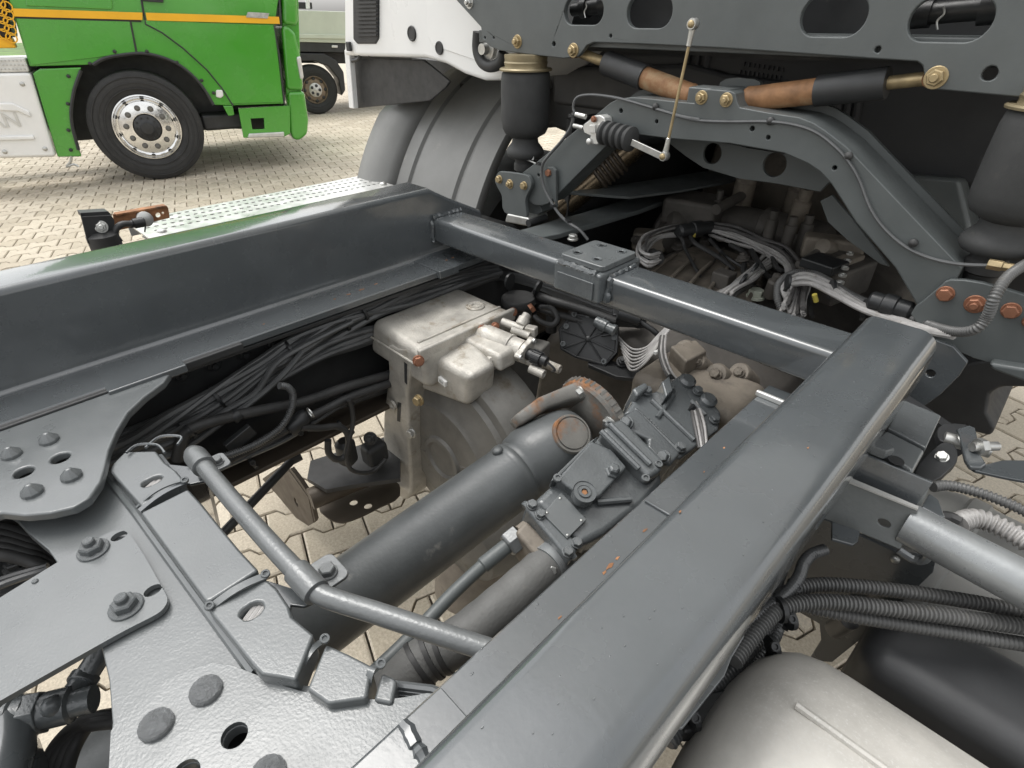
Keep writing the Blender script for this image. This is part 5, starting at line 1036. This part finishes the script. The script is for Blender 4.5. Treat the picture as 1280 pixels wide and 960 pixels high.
# ================================================================= yoke
YY = ('y', .30); F5 = lambda pts: [(600+x/4, 60+y/4) for x, y in pts]; F3 = lambda pts: [(800+x/2.6667, y/2.6667) for x, y in pts]
yk = thing('cab_yoke', 'dark grey arched steel yoke carrying the cab springs across the gearbox', 'yoke', at(900, 200, YY))
upper = F5([(190, 640), (270, 580), (380, 492), (480, 410), (590, 325), (650, 275), (690, 255), (760, 246), (860, 254), (960, 266), (1070, 276)])+F3([(178, 330), (184, 312), (205, 300), (235, 297), (300, 303), (318, 312), (324, 340), (332, 358), (430, 376), (530, 391), (580, 410), (620, 436), (690, 490), (770, 575), (850, 660), (960, 775), (1075, 895)])
lower = F3([(1040, 960), (1010, 1020), (935, 1035), (850, 890), (720, 740), (640, 615), (600, 572), (560, 545), (480, 510), (300, 478), (100, 462), (20, 452)])+F5([(775, 432), (740, 430), (690, 445), (620, 500), (520, 600), (430, 690), (340, 778), (310, 788), (270, 785), (240, 762), (215, 700)])
hy = [circ(at(x, y, YY), nY, r, 12) for x, y, r in ((776, 138.5, .0042), (820.5, 152, .0035), (820.5, 152.5, .0035), (940, 161, .004), (960, 172, .0035), (1043, 210, .0035), (673, 219, .0035))]
del hy[2]
MB().prism(ats(upper+lower, YY), (0, .012, 0), hy).build('rear_plate', M['cab_mount_paint'], yk, bevel=.0018)
up3 = ats(upper[3:], ('y', .311)); mb = MB(); mb.loft([[p, p+V((0, .085, 0)), p+V((0, .085, -.010)), p-V((0, 0, .010))] for p in up3]); mb.build('top_flange', M['cab_mount_paint'], yk, bevel=.0015)
mb = MB(); mb.loft([[p+V((0, .086, .012)), p+V((0, .096, .012)), p+V((0, .096, -.06)), p+V((0, .086, -.06))] for p in up3]); mb.build('front_plate', M['cab_mount_paint'], yk)
lo3 = ats(lower[1:-1], ('y', .311)); mb = MB(); mb.loft([[p, p+V((0, .06, 0)), p+V((0, .06, .008)), p+V((0, 0, .008))] for p in lo3]); mb.build('bottom_flange', M['cab_mount_paint'], yk)
lpx = F3([(60, 450), (200, 462), (560, 520), (640, 600), (600, 640), (450, 612), (330, 596), (210, 560), (150, 520)])
MB().prism(ats(lpx, ('y', .40)), (0, .008, 0), [circ(at(890, 192, ('y', .40)), nY, .019, 18), circ(at(968, 206, ('y', .40)), nY, .021, 18)]).build('stiffener', M['cab_mount_paint'], yk, bevel=.0015)
for x, y in ((877, 122), (908, 125)): bolt(yk, at(x, y, YY), -nY, .0098, 'nut', 'zinc_yellow')
MB().box(at(892, 121, ('y', .33)), (.075, .05, .03)).build('damper_lug', M['cab_mount_paint'], yk, bevel=.003)
# left bracket
yb = ('y', .286)
MB().prism(spline(ats(F5([(74, 662), (88, 626), (110, 618), (220, 632), (248, 652), (256, 690), (236, 732), (226, 770), (226, 858), (122, 822), (108, 740), (88, 700)]), yb), 3, True), (0, .010, 0)).build('end_bracket', M['cab_mount_paint'], yk, bevel=.0015)
for x, y in ((624.5, 224), (637.5, 230), (655.5, 232)): bolt(yk, at(x, y, yb), -nY, .0098, 'hex' if x != 637.5 else 'nut', 'zinc_yellow')
MB().prism(ats(F5([(316, 612), (335, 596), (362, 596), (378, 612), (380, 800), (338, 690)]), ('y', .288)), (0, .008, 0)).build('link_plate', M['cab_mount_paint'], yk, bevel=.0015)
bolt(yk, at(686, 216, ('y', .288)), -nY, .0085, 'plain', 'copper_bolt')
MB().prism(ats(F5([(230, 745), (300, 785), (310, 820), (230, 860)]), ('y', .32)), (0, .05, 0)).build('bracket_side', M['cab_mount_paint'], yk, bevel=.002)
ft = at(647, 274, ('y', .29)); MB().prism(ats(F5([(134, 828), (240, 850), (246, 868), (236, 892), (122, 872)]), ('y', .283)), (0, .07, 0)).build('foot', M['zinc'], yk, bevel=.004)
MB().lathe(at(661, 279, ('y', .28)), nY, [(.0085, -.002), (.0085, .06), (.006, .06)], 16).build('foot_roll', M['black_paint'], yk)
# right bracket
F7 = lambda pts: [(780+x/2.526, 200+y/2.526) for x, y in pts]
yr = ('y', .288)
MB().prism(spline(ats(F7([(905, 488), (950, 440), (1000, 398), (1030, 378), (1130, 388), (1270, 428), (1380, 470), (1380, 690), (1265, 648), (1150, 640), (1060, 608), (975, 560)]), yr), 2, True), (0, .010, 0)).build('end_bracket', M['cab_mount_paint'], yk, bevel=.0018)
for x, y, k in ((1182, 367, 'hex'), (1219, 380, 'nut'), (1264, 388, 'hex')): bolt(yk, at(x, y, yr), -nY, .0115, k, 'copper_bolt')
bolt(yk, at(1288, 402, yr), -nY, .009, 'hex', 'copper_bolt')
MB().prism(ats(F7([(1150, 640), (1400, 680), (1420, 730), (1400, 760), (1270, 705), (1155, 662)]), ('y', .27)), (0, .10, 0)).build('end_beam', M['cab_mount_paint'], yk, bevel=.006)
MB().prism(ats(F7([(905, 600), (960, 560), (1040, 590), (1085, 640), (1060, 680), (1000, 740), (930, 790), (880, 790)]), ('y', .25)), (0, .008, 0), [circ(at(1163, 467, ('y', .25)), nY, .0062, 14)]).build('lower_gusset', M['frame_paint'], yk, bevel=.0015)
MB().prism(ats(F3([(600, 670), (640, 650), (700, 720), (800, 850), (830, 890), (800, 880), (690, 800), (625, 740)]), ('y', .42)), (0, .008, 0)).build('rear_fin', M['cab_mount_paint'], yk, bevel=.0015)

# ================================================================= air springs
def air_spring(label, cx, py):
    t = thing('air_spring', label, 'air spring', (cx, py, 1.15), 'cab air springs')
    zz_ = lambda y: at(657, y, ('y', .345)).z; k = pxm(657, 120, ('y', .345))*.97; o = V((cx, py, 0)); up = V((0, 0, 1))
    L_ = lambda pr: [(r*k, zz_(y)) for y, r in pr]
    MB().lathe(o, up, L_([(174, 13), (166, 27), (160, 30), (150, 31.5), (120, 31.8), (100, 31.5), (92, 30.5), (88, 28), (86, 25)]), 40).build('bellow', M['spring_rubber'], t)
    MB().lathe(o, up, L_([(88, 29), (88, 33), (86, 33.4), (84.5, 32), (84.5, 27), (82, 26.5), (78, 27.5), (76, 26.5), (72, 27), (68, 27), (67, 20)]), 40).build('top_ring', M['dull_brass'], t)
    MB().lathe(o, up, L_([(198, 15), (196, 22), (192, 25), (187, 25), (184, 23), (178, 18), (172, 17), (165, 18)]), 36).build('piston', M['spring_rubber'], t)
    MB().lathe(o, up, L_([(222, 11), (214, 12), (212, 15), (204, 15), (202, 13), (196, 14)]), 28).build('lower_bush', M['black_rubber'], t)
    return t
sc_ = at(657, 120, ('y', .345)); xL = sc_.x
t = air_spring('matt black air spring with gold top ring left of the yoke', xL, .345)
MB().prism(ats(F5([(195, 540), (268, 542), (266, 560), (200, 556)]), ('y', .33)), (0, .002, 0)).build('tag', M['white_sticker'], t)
MB().tube(spline(ats(F5([(160, 530), (165, 548), (210, 550), (290, 582)]), ('y', .325)), 4), .002, 6).build('tag_tie', M['zinc'], t)
air_spring('matt black air spring cut by the right edge of the photo', -xL-.004, .345)
MB().tube(spline(ats(F3([(1080, 800), (1092, 750), (1110, 700), (1120, 660), (1150, 560)]), ('y', .30)), 4), .006, 8).build('air_line', M['zinc'], t) if 0 else None

# ================================================================= dampers
def damper(label, pts, mirror):
    t = thing('shock_absorber', label, 'shock absorber', at(*pts[3], ('y', .36)), 'cab shock absorbers')
    P = [at(x, y, ('y', .36)) for x, y in pts]; d = (P[3]-P[0]).normalized(); a = [(p-P[0]).dot(d) for p in P]
    k = pxm(900, 100, ('y', .36))*.74
    MB().lathe(P[0], d, [(9*k, .004), (9*k, a[1]), (7*k, a[1])], 18).build('rod', M['zinc_yellow'], t)
    MB().lathe(P[0], d, [(8*k, a[1]-.001), (20.5*k, a[1]), (21.5*k, a[1]+.002), (21.5*k, a[2]), (18.5*k, a[2]+.0006)], 32).build('sleeve', M['black_paint'], t, smooth=30)
    MB().lathe(P[0], d, [(18.5*k, a[2]-.01), (18.5*k, a[3]-.008), (19.2*k, a[3]-.006), (19.2*k, a[3]-.002), (16*k, a[3]+.004), (7*k, a[3]+.006)], 32).build('rusty_body', M['damper_rust'], t)
    for e_ in (P[0], P[4]): MB().lathe(e_-V((0, .012, 0)), nY, [(5*k, 0), (12*k, 0), (12*k, .026), (5*k, .026)], 20).build('eye', M['rust'], t)
mat('damper_rust', (.27, .14, .065), .65, .1, .3, 20, .3, 200, dirt=.36, dirtc=(.31, .25, .155), ds=10)
damper('left rusty shock absorber with black sleeve sloping down to the yoke', [(720, 64), (758, 78), (806, 97), (866, 120), (880, 124)], 1)
damper('right rusty shock absorber with black sleeve rising to the cross beam', [(1168, 97), (1110, 102), (1022, 111), (934, 124), (908, 127)], -1)

# ================================================================= levelling valve and rod
lv = thing('levelling_valve', 'silver levelling valve with ribbed grey boot and linkage arm on the yoke', 'valve', at(750, 180, ('y', .27)))
yv = ('y', .275)
MB().prism(ats(F5([(512, 400), (520, 380), (545, 362), (560, 340), (600, 336), (622, 350), (626, 372), (606, 410), (600, 440), (604, 470), (585, 484), (540, 478), (552, 440), (520, 425)]), yv), (0, .025, 0)).build('body', M['alu_sheet'], lv, bevel=.002)
for (x, y, w2, h2) in ((560, 405, 30, 40), (592, 395, 14, 30)): MB().prism(ats(F5([(x-w2/2, y-h2/2), (x+w2/2, y-h2/2), (x+w2/2, y+h2/2), (x-w2/2, y+h2/2)]), ('y', .271)), (0, .006, 0)).build('lug', M['alu_sheet'], lv, bevel=.001)
bolt(lv, at(*F5([(570, 356)])[0], ('y', .272)), -nY, .006, 'hex', 'copper_bolt'); bolt(lv, at(*F5([(545, 468)])[0], ('y', .272)), -nY, .006, 'dome', 'alu_sheet')
for x, y in ((498, 336), (488, 392)): MB().tube([at(*F5([(x-18, y-4)])[0], ('y', .28)), at(*F5([(x+30, y+8)])[0], ('y', .28))], .005, 12).build('port', M['zinc'], lv)
b0, b1 = at(*F5([(612, 420)])[0], ('y', .283)), at(*F5([(768, 460)])[0], ('y', .275)); bd = (b1-b0).normalized(); BL = (b1-b0).length
pr = []
for i in range(5): pr += [(.017 if i else .012, BL*(i/5)+.001), (.0225, BL*(i/5)+BL*.05), (.0225, BL*(i/5)+BL*.13), (.017, BL*(i/5)+BL*.17)]
MB().lathe(b0, bd, pr+[(.010, BL)], 26).build('boot', M['spring_rubber'], lv)
a0, a1 = at(*F5([(755, 472)])[0], ('y', .268)), at(*F5([(918, 548)])[0], ('y', .268)); u = (a1-a0).normalized(); vv2 = V((-u.z, 0, u.x))
MB().hexa([a0-vv2*.006, a0+vv2*.006, a0+vv2*.006+nY*.004, a0-vv2*.006+nY*.004], [a1-vv2*.006, a1+vv2*.006, a1+vv2*.006+nY*.004, a1-vv2*.006+nY*.004]).build('arm', M['zinc'], lv, bevel=.001)
lr_ = thing('linkage_rod', 'thin yellow zinc linkage rod from the levelling valve up to the cross beam', 'rod', at(832, 198, ('y', .27)))
r0, r1, r2, r3 = [at(x, y, ('y', .262)) for x, y in ((831, 195), (836, 172), (862, 52), (867, 30))]
MB().tube([r0, r3], .0026, 10).build('rod', M['zinc_yellow'], lr_)
for a, b in ((r0, r1), (r3, r2)):
    MB().lathe(a, b-a, [(.0055, 0), (.0052, .010), (.0042, .022), (.0042, .030), (.0030, .031)], 14).build('end_socket', M['zinc'], lr_)
    MB().lathe(a-V((0, .008, 0)), nY, [(.0075, 0), (.0085, .003), (.0085, .012), (.0065, .015)], 18).build('ball_joint', M['zinc'], lr_); bolt(lr_, a-V((0, .008, 0)), -nY, .0055, 'dome', 'zinc_yellow')

# ================================================================= air lines on the yoke
al = thing('air_line', 'thin black air pipe clipped along the face of the yoke', 'pipe', at(900, 150, ('y', .29)))
cable(al, ats(F5([(478, 330), (466, 300), (474, 262), (500, 240), (560, 234), (640, 242), (720, 258), (870, 302), (1000, 340), (1100, 358)])+F3([(120, 386), (200, 402), (300, 406), (430, 406), (520, 418), (590, 444), (650, 490), (695, 540), (730, 600), (765, 690), (810, 758), (880, 820), (960, 858), (1060, 880), (1190, 886)]), ('y', .2945)), .0026, 'cable_black', 8)
for x, y in F5([(880, 298)])+F3([(436, 406), (696, 522), (912, 812)]):
    MB().lathe(at(x, y-1, ('y', .298)), -nY, [(.0062, 0), (.0062, .004), (.003, .007), (0, .0075)], 12).build('clip', M['black_rubber'], al)
cp = at(1248, 332, ('y', .292)); MB().lathe(cp, (1, 0, .05), [(.0075, -.012), (.0075, .004), (.006, .005), (.006, .016)], 6).build('coupling', M['zinc_yellow'], al, bevel=.001)
ac = thing('air_line', 'black cable hanging down the left bracket of the yoke', 'pipe', at(680, 230, ('y', .28)))
cable(ac, ats(F5([(466, 322), (466, 350), (452, 400), (410, 462), (350, 530), (314, 580), (308, 640), (326, 710), (360, 775), (396, 830), (440, 872), (500, 912), (540, 960)]), ('y', .279)), .0034, 'cable_black', 8)
for x, y in F5([(466, 340), (300, 580), (370, 788), (445, 866)]): tie(ac, at(x, y, ('y', .279)), (0, 0, 1), .0052)

# ================================================================= dark parts behind the yoke
pt = thing('exhaust_pipe', 'bronze coloured ribbed pipe behind the left arm of the yoke', 'pipe', at(740, 210, ('y', .5)))
pa, pb_ = at(700, 262, ('y', .46)), at(800, 178, ('y', .60)); MB().tube([pa, X(pa, pb_, .45), X(pa, pb_, .6), pb_], .030, 20).build('pipe', M['bronze_sheet'], pt)
for k in range(6): c = X(pa, pb_, .5+k*.05); MB().lathe(c, pb_-pa, [(.030, -.006), (.036, -.002), (.036, .002), (.030, .006)], 20, cap=False).build('bellows_ring', M['brown_sheet'], pt)
lp_ = thing('cover_plate', 'dark grey tapering cover plate under the yoke above the gearbox', 'plate', at(800, 240, ('z', 1.05)))
MB().prism(ats([(706, 240), (786, 246), (850, 238), (916, 226), (930, 216), (880, 214), (800, 227)], ('z', 1.085)), (0, 0, -.006)).build('plate', M['cab_mount_paint'], lp_, bevel=.001)
lf = thing('chassis_crossbar', 'dark flat bar behind the cross tube running to the left cab bracket', 'bar', at(720, 275, ('z', 1.02)))
MB().prism(ats([(640, 290), (660, 300), (700, 292), (800, 262), (860, 240), (840, 234), (780, 250), (700, 274)], ('z', 1.04)), (0, 0, -.012)).build('bar', M['cab_mount_paint'], lf, bevel=.002)
bolt(lf, at(716, 299, ('z', 1.05)), (0, 0, 1), .0115, 'hex', 'zinc')
eng = thing('engine_cover', 'black moulded engine cover with vertical ribs behind the yoke', 'engine cover', (0, 1.0, 1.2))
ye = ('y', .70)
eo = ats([(560, 90), (690, 60), (1250, 60), (1320, 140), (1240, 200), (1228, 240), (1150, 236), (1100, 220), (1060, 190), (960, 160), (760, 190), (690, 160), (560, 170)], ye)
MB().prism(eo, (0, .5, 0)).build('moulding', M['tank_black'], eng, bevel=.02, seg=3)
for bx, y0_, y1_ in ((862, 62, 102), (874, 62, 104), (886, 63, 106), (1050, 128, 158), (1062, 127, 160), (1074, 126, 162)): MB().tube(ats([(bx, y0_), (bx-6, y1_)], ('y', .698)), .008, 8).build('rib', M['tank_black'], eng)
MB().prism(ats([(690, 84), (862, 80), (905, 92), (1040, 110), (1040, 125), (900, 135), (760, 140), (690, 130)], ('y', .68)), (0, .03, 0)).build('raised_field', M['tank_black'], eng, bevel=.012)
for i, (x, y) in enumerate([(930+k*6, 80+k*.9) for k in range(9)]+[(925+k*5.5, 90+k*.8) for k in range(10)]): MB().box(at(x, y, ('y', .697)), (.004, .004, .008)).build('moulded_mark', M['tank_black'], eng)
MB().loft([ats(q_, ('y', y_)) for q_, y_ in (([(1100, 215), (1200, 222), (1215, 285), (1195, 320), (1140, 250)], .62), ([(1100, 215), (1230, 222), (1240, 285), (1195, 320), (1140, 250)], .95))]).build('side_skirt', M['cab_mount_paint'], eng, bevel=.01)
MB().prism(ats([(1225, 150), (1330, 150), (1330, 330), (1180, 330), (1200, 280)], ('y', .75)), (0, .05, 0)).build('side_panel', M['tank_black'], eng)
fwl = thing('firewall', 'dark panel closing the space behind the engine cover', 'panel', (0, 1.6, .6))
MB().box((0, 1.62, 1.0), (2.2, .04, .95)).build('panel', M['black_paint'], fwl)
MB().box((-.42, 1.0, 1.0), (.02, 1.1, .5)).build('side_wall', M['black_paint'], fwl)
dk = thing('wheel_arch_panel', 'black rubber panel hanging behind the right cab bracket', 'panel', at(1210, 500, ('y', .45)))
MB().prism(ats([(1100, 470), (1165, 462), (1235, 450), (1320, 470), (1320, 486), (1252, 484), (1238, 492), (1234, 516), (1244, 536), (1238, 546), (1215, 540), (1190, 545), (1150, 540), (1100, 520)], ('y', .42)), (0, .3, 0)).build('panel', M['black_rubber'], dk, bevel=.006)
MB().prism(ats([(1130, 500), (1190, 540), (1215, 560), (1150, 600), (1060, 560)], ('y', .20)), (0, .02, 0)).build('lower_panel', M['black_paint'], dk)
cr2 = thing('chassis_rail', 'black chassis rail below the right subframe rail', 'chassis rail', (.41, -.3, .77), 'chassis rails')
MB().box((.412, -.65, .895), (.010, 3.1, .245)).build('web', M['black_paint'], cr2)
MB().box((.375, -.65, .776), (.075, 3.1, .010)).build('lower_flange', M['brown_sheet'], cr2)
# ================================================================= right side: tank, pipe, brackets and conduits
gt_ = thing('air_tank', 'galvanised domed steel tank at the bottom right corner', 'tank', (.7, -.376, .68))
tc_ = V((.0, -.376, .835)); tr = .15
pr = [(0, .452), (.03, .4525), (.06, .4555), (.09, .461), (.115, .470), (.133, .483), (.143, .498), (.1485, .518), (tr, .54), (tr, 1.25), (.10, 1.32), (0, 1.34)]
pr = [(r, h) for r, h in pr]
MB().lathe(tc_, (1, 0, 0), pr, 72).build('shell', M['galvanised'], gt_)
a = R(84); sv_ = [tc_+V((x, math.cos(a)*tr*1.004, math.sin(a)*tr*1.004)) for x in (.515, .6, .8, 1.2)]
MB().tube(spline(sv_, 6), .0035, 8).build('long_seam', M['galvanised'], gt_)
# silver pipe in its bracket
pw = thing('silver_pipe', 'silver grey round pipe leaving the right rail bracket to the right edge', 'pipe', at(1180, 680, ('z', .95)))
pa, pb_ = at(1132, 653, ('z', 1.0)), at(1300, 741, ('z', 1.0)); pd = (pb_-pa).normalized()
MB().lathe(pa, pd, [(.021, 0), (.0225, .001), (.0225, .45), (.021, .451)], 36).build('pipe', M['steel_pipe'], pw)
MB().box(at(1150, 652, ('z', 1.012)), (.004, .045, .03)).build('stop', M['steel_pipe'], pw) if 0 else None
zq = ('z', 1.03)
br = thing('pipe_bracket', 'rust edged folded steel bracket holding the silver pipe to the right rail', 'bracket', at(1100, 630, ('z', .98)))
F8 = lambda pts: [(1040+x/3, 460+y/3) for x, y in pts]
c0, c1 = at(1060, 598, ('z', 1.028)), at(1148, 636, ('z', 1.028)); cdv = (c1-c0).normalized(); cs = V((-cdv.y, cdv.x, 0))
mat('bracket_rust', (.15, .16, .16), .45, .1, .12, 14, .3, 200, rust=.2, rs=10, dirt=.2, dirtc=(.2, .16, .11))
cn2 = (cs+V((0, 0, -.25))).normalized(); cpl = (c0, cn2)
MB().prism(ats([(1030, 612), (1060, 599), (1148, 637), (1142, 654), (1125, 687), (1080, 668), (1030, 648)], cpl), cn2*.004, [circ(at(1105, 654, cpl), cn2, .0062, 16, .0045)]).build('near_side', M['bracket_rust'], br, bevel=.001)
MB().prism(ats(F8([(40, 425), (62, 408), (325, 518), (322, 530), (60, 425)]), ('z', 1.0302)), (0, 0, -.002)).build('worn_edge', M['alu_sheet'], br)
f0, f1 = at(1076, 566, ('z', 1.045)), at(1166, 604, ('z', 1.045))
MB().hexa([f0, f1, f1-V((.004, .012, .035)), f0-V((.004, .012, .035))], [p+cs*.004 for p in (f0, f1, f1-V((.004, .012, .035)), f0-V((.004, .012, .035)))]).build('far_side', M['frame_paint'], br, bevel=.001)
MB().prism(ats(F8([(62, 408), (95, 330), (370, 440), (330, 522)]), ('z', 1.008)), (0, 0, -.004)).build('floor', M['bracket_rust'], br)
for i in range(12): 
    x, y = 130+i*9+random.uniform(-6, 6), 410+i*4.6+random.uniform(-4, 4); bolt(br, at(*F8([(x, y)])[0], ('z', 1.01)), (0, 0, 1), random.uniform(.003, .006), 'dome', 'bracket_rust', 'weld_blob')
MB().prism(ats(F8([(0, 575), (105, 610), (98, 650), (80, 662), (0, 640)]), ('z', .985)), (0, 0, -.004)).build('tab', M['frame_paint'], br, bevel=.001)
MB().prism(ats(F8([(335, 520), (365, 468), (400, 490), (428, 560), (400, 555)]), ('z', 1.02)), (0, 0, -.02)).build('pipe_clip', M['frame_paint'], br, bevel=.002)
# bright folded block beside the rail
fb = thing('step_block', 'grey folded steel block with hex bolt against the right rail', 'bracket', at(1130, 545, ('z', 1.0)))
fb0 = ats([(1129, 499), (1177, 519), (1158, 560), (1110, 535)], ('z', 1.048)); fb1 = ats([(1110, 535), (1158, 560), (1143, 592), (1086, 556)], ('z', 1.045))
MB().prism(fb0, (0, 0, -.07)).build('top_face', M['pump_paint'], fb, bevel=.002)
zb2 = ('z', 1.0475)
MB().prism(ats([(1108, 537), (1157, 562), (1142, 590), (1086, 553)], zb2), (0, 0, -.05)).build('lower_face', M['plate_paint'], fb, bevel=.004)
bolt(fb, at(1099, 563, ('z', 1.0478)), (0, 0, 1), .0135, 'plain', 'pump_paint')
MB().lathe(at(1120, 576, ('z', 1.0476)), (0, 0, 1), [(.008, 0), (.008, .0008), (0, .0008)], 16).build('slot', M['black_paint'], fb)
# tank strap clamp
cl = thing('strap_clamp', 'black clevis clamp with threaded stud and flat steel strap by the right rail', 'clamp', at(1190, 560, ('z', .95)))
zk = ('z', 1.0)
MB().prism(spline(ats(F8([(385, 300), (410, 280), (450, 280), (472, 310), (470, 350), (440, 380), (380, 425), (310, 390), (350, 330)]), zk), 2, True), (0, 0, -.012)).build('ear', M['black_paint'], cl, bevel=.002)
MB().prism(spline(ats(F8([(395, 235), (420, 208), (500, 210), (520, 235), (480, 260), (440, 275), (405, 270)]), ('z', .985)), 2, True), (0, 0, -.012)).build('ear', M['black_paint'], cl, bevel=.002)
MB().lathe(at(*F8([(420, 262)])[0], ('z', .985)), V((1, .2, 0)), [(.009, 0), (.009, .05)], 14).build('pin', M['zinc'], cl)
bolt(cl, at(*F8([(412, 335)])[0], ('z', 1.002)), (-.2, -.5, .8), .0075, 'hex', 'zinc')
MB().prism(ats(F8([(470, 225), (515, 212), (540, 225), (562, 330), (580, 358), (560, 372), (520, 370), (500, 340), (488, 290), (478, 250)]), ('z', 1.005)), (0, 0, -.006)).build('stirrup', M['frame_paint'], cl, bevel=.002)
t0, t1 = at(*F8([(525, 296)])[0], ('z', 1.012)), at(*F8([(620, 293)])[0], ('z', 1.012)); MB().tube([t0, t1], .0058, 12).build('stud', M['zinc'], cl); bolt(cl, X(t0, t1, .25), t1-t0, .0115, 'plain', 'zinc', 'nut')
MB().prism(ats(F8([(520, 372), (580, 360), (640, 345), (760, 345), (860, 360), (860, 470), (760, 430), (650, 410), (540, 385)]), ('z', 1.0)), (0, 0, -.004)).build('strap', M['frame_paint'], cl, bevel=.001)
# big grey vessel, black tank and dark plate behind
gv_ = thing('grey_tank', 'dusty grey brown cylindrical tank behind the silver pipe', 'tank', (.75, .05, .6))
MB().lathe(V((.52, .12, .76)), V((1, -.12, 0)), [(0, -.035), (.06, -.03), (.10, -.015), (.125, .01), (.135, .04), (.135, .9), (0, .92)], 48).build('shell', M['tank_grey'], gv_)
MB().lathe(V((.52, .12, .76)), V((1, -.12, 0)), [(.134, .05), (.1385, .055), (.1385, .075), (.134, .08)], 48, cap=False).build('band', M['tank_grey'], gv_)
bt_ = thing('black_tank', 'large matt black tank in the dark gap above the galvanised tank', 'tank', (.8, -.1, .5))
MB().box((.90, -.12, .60), (.72, .12, .56)).build('shell', M['tank_black'], bt_, bevel=.03, seg=5)
MB().lathe(at(1062, 775, ('z', .8)), (.2, -.3, 1), [(.012, -.05), (.012, .0), (.009, .002)], 16).build('stub', M['conduit'], bt_)
dp_ = thing('dark_bracket_plate', 'dark grey plate with rolled edge hanging under the silver pipe', 'plate', at(1080, 720, ('z', .85)))
yq = ('y', -.05)
MB().prism(ats([(1010, 640), (1120, 690), (1170, 700), (1166, 716), (1120, 760), (1075, 800), (1040, 828), (1010, 826), (1026, 800), (1024, 780), (1000, 766), (975, 745), (970, 700)], yq), (0, .006, 0)).build('plate', M['frame_paint'], dp_, bevel=.001)
MB().tube(spline(ats(F8([(250, 682), (300, 715), (340, 722), (358, 705), (352, 690)]), ('y', -.06)), 4), .005, 8).build('rolled_edge', M['steel_pipe'], dp_)
bolt(dp_, at(1119, 699, ('y', -.056)), (0, -1, .2), .005, 'dome', 'zinc')
# conduits
cw = thing('conduit_bundle', 'three grey corrugated conduits running to the right edge above the tank', 'conduits', at(1100, 760, ('z', .9)), 'corrugated conduits')
G8 = lambda pts: [(860+x/3.048, 700+y/3.048) for x, y in pts]
def cz(pts, z=.93): return [at(x, y, ('z', z)) for x, y in G8(pts)]
conduit(cw, cz([(340, 150), (370, 128), (420, 106), (490, 95), (570, 95), (700, 106), (850, 124), (1000, 146), (1150, 172), (1300, 206), (1450, 240)], .94), .0080)
conduit(cw, cz([(175, 385), (200, 350), (250, 285), (300, 228), (345, 190), (400, 170), (480, 160), (580, 162), (700, 176), (850, 196), (1000, 216), (1150, 236), (1300, 258), (1450, 285)], .945), .0084)
conduit(cw, cz([(330, 160), (400, 166), (500, 188), (600, 208), (700, 226), (850, 250), (1000, 274), (1150, 300), (1300, 324), (1450, 350)], .925), .0076)
tie(cw, cz([(352, 190)], .945)[0], V((.5, .6, 0)), .013); bolt(cw, cz([(392, 222)], .94)[0], (.3, -.3, .9), .005, 'socket', 'black_plastic', 'clip')
cx_ = thing('conduit_bundle', 'black corrugated conduits tied under the right rail above the galvanised tank', 'conduits', at(950, 790, ('z', .88)), 'corrugated conduits')
conduit(cx_, cz([(520, -40), (470, -20), (440, 15), (425, 60), (400, 100), (360, 140), (300, 185), (240, 235), (190, 290), (130, 360)], .945), .0066, 'cable_black', .0038)
conduit(cx_, cz([(350, 170), (290, 260), (240, 330), (180, 400), (100, 480), (0, 590), (-80, 700)], .915), .0085, 'cable_black', .0042)
conduit(cx_, cz([(345, 235), (330, 280), (300, 330), (260, 380), (200, 440)], .90), .008, 'cable_black', .0042)
conduit(cx_, cz([(320, 300), (300, 350), (270, 400), (200, 450), (120, 520), (20, 640)], .895), .008, 'cable_black', .0042)
cable(cx_, cz([(360, 40), (340, 90), (320, 150)], .93), .006, 'cable_black')
for x, y in ((310, 155), (322, 330), (408, 108), (388, 225), (20, 600)): tie(cx_, cz([(x, y)], .935)[0], V((-.5, -.7, 0)), .011); bolt(cx_, cz([(x+6, y)], .945)[0], (.5, -.3, .8), .0048, 'socket', 'black_plastic', 'clip')
MB().prism(cz([(200, 262), (215, 290), (165, 375), (140, 440), (60, 540), (-20, 640), (-60, 640), (20, 540), (110, 400)], .955), (0, 0, -.004)).build('support_strip', M['steel_pipe'], cx_, bevel=.001)
MB().box(cz([(70, 590)], .915)[0], (.03, .06, .02), Matrix.Rotation(R(-35), 3, 'Z')).build('connector', M['black_plastic'], cx_, bevel=.003)
cy_ = thing('conduit_bundle', 'two grey corrugated hoses above the silver pipe at the right edge', 'conduits', at(1220, 640, ('z', .95)), 'corrugated conduits')
conduit(cy_, [at(x, y, ('z', 1.0)) for x, y in F8([(378, 446), (420, 440), (470, 446), (560, 470), (650, 504), (720, 536), (800, 580)])], .0062, 'conduit', .0042)
conduit(cy_, [at(x, y, ('z', .985)) for x, y in F8([(470, 585), (490, 572), (530, 564), (580, 574), (640, 600), (720, 645), (800, 700)])], .0112, 'wire_grey', .0062)
cable(cy_, [at(x, y, ('z', .99)) for x, y in F8([(400, 560), (440, 562), (480, 580)])], .007, 'black_rubber')
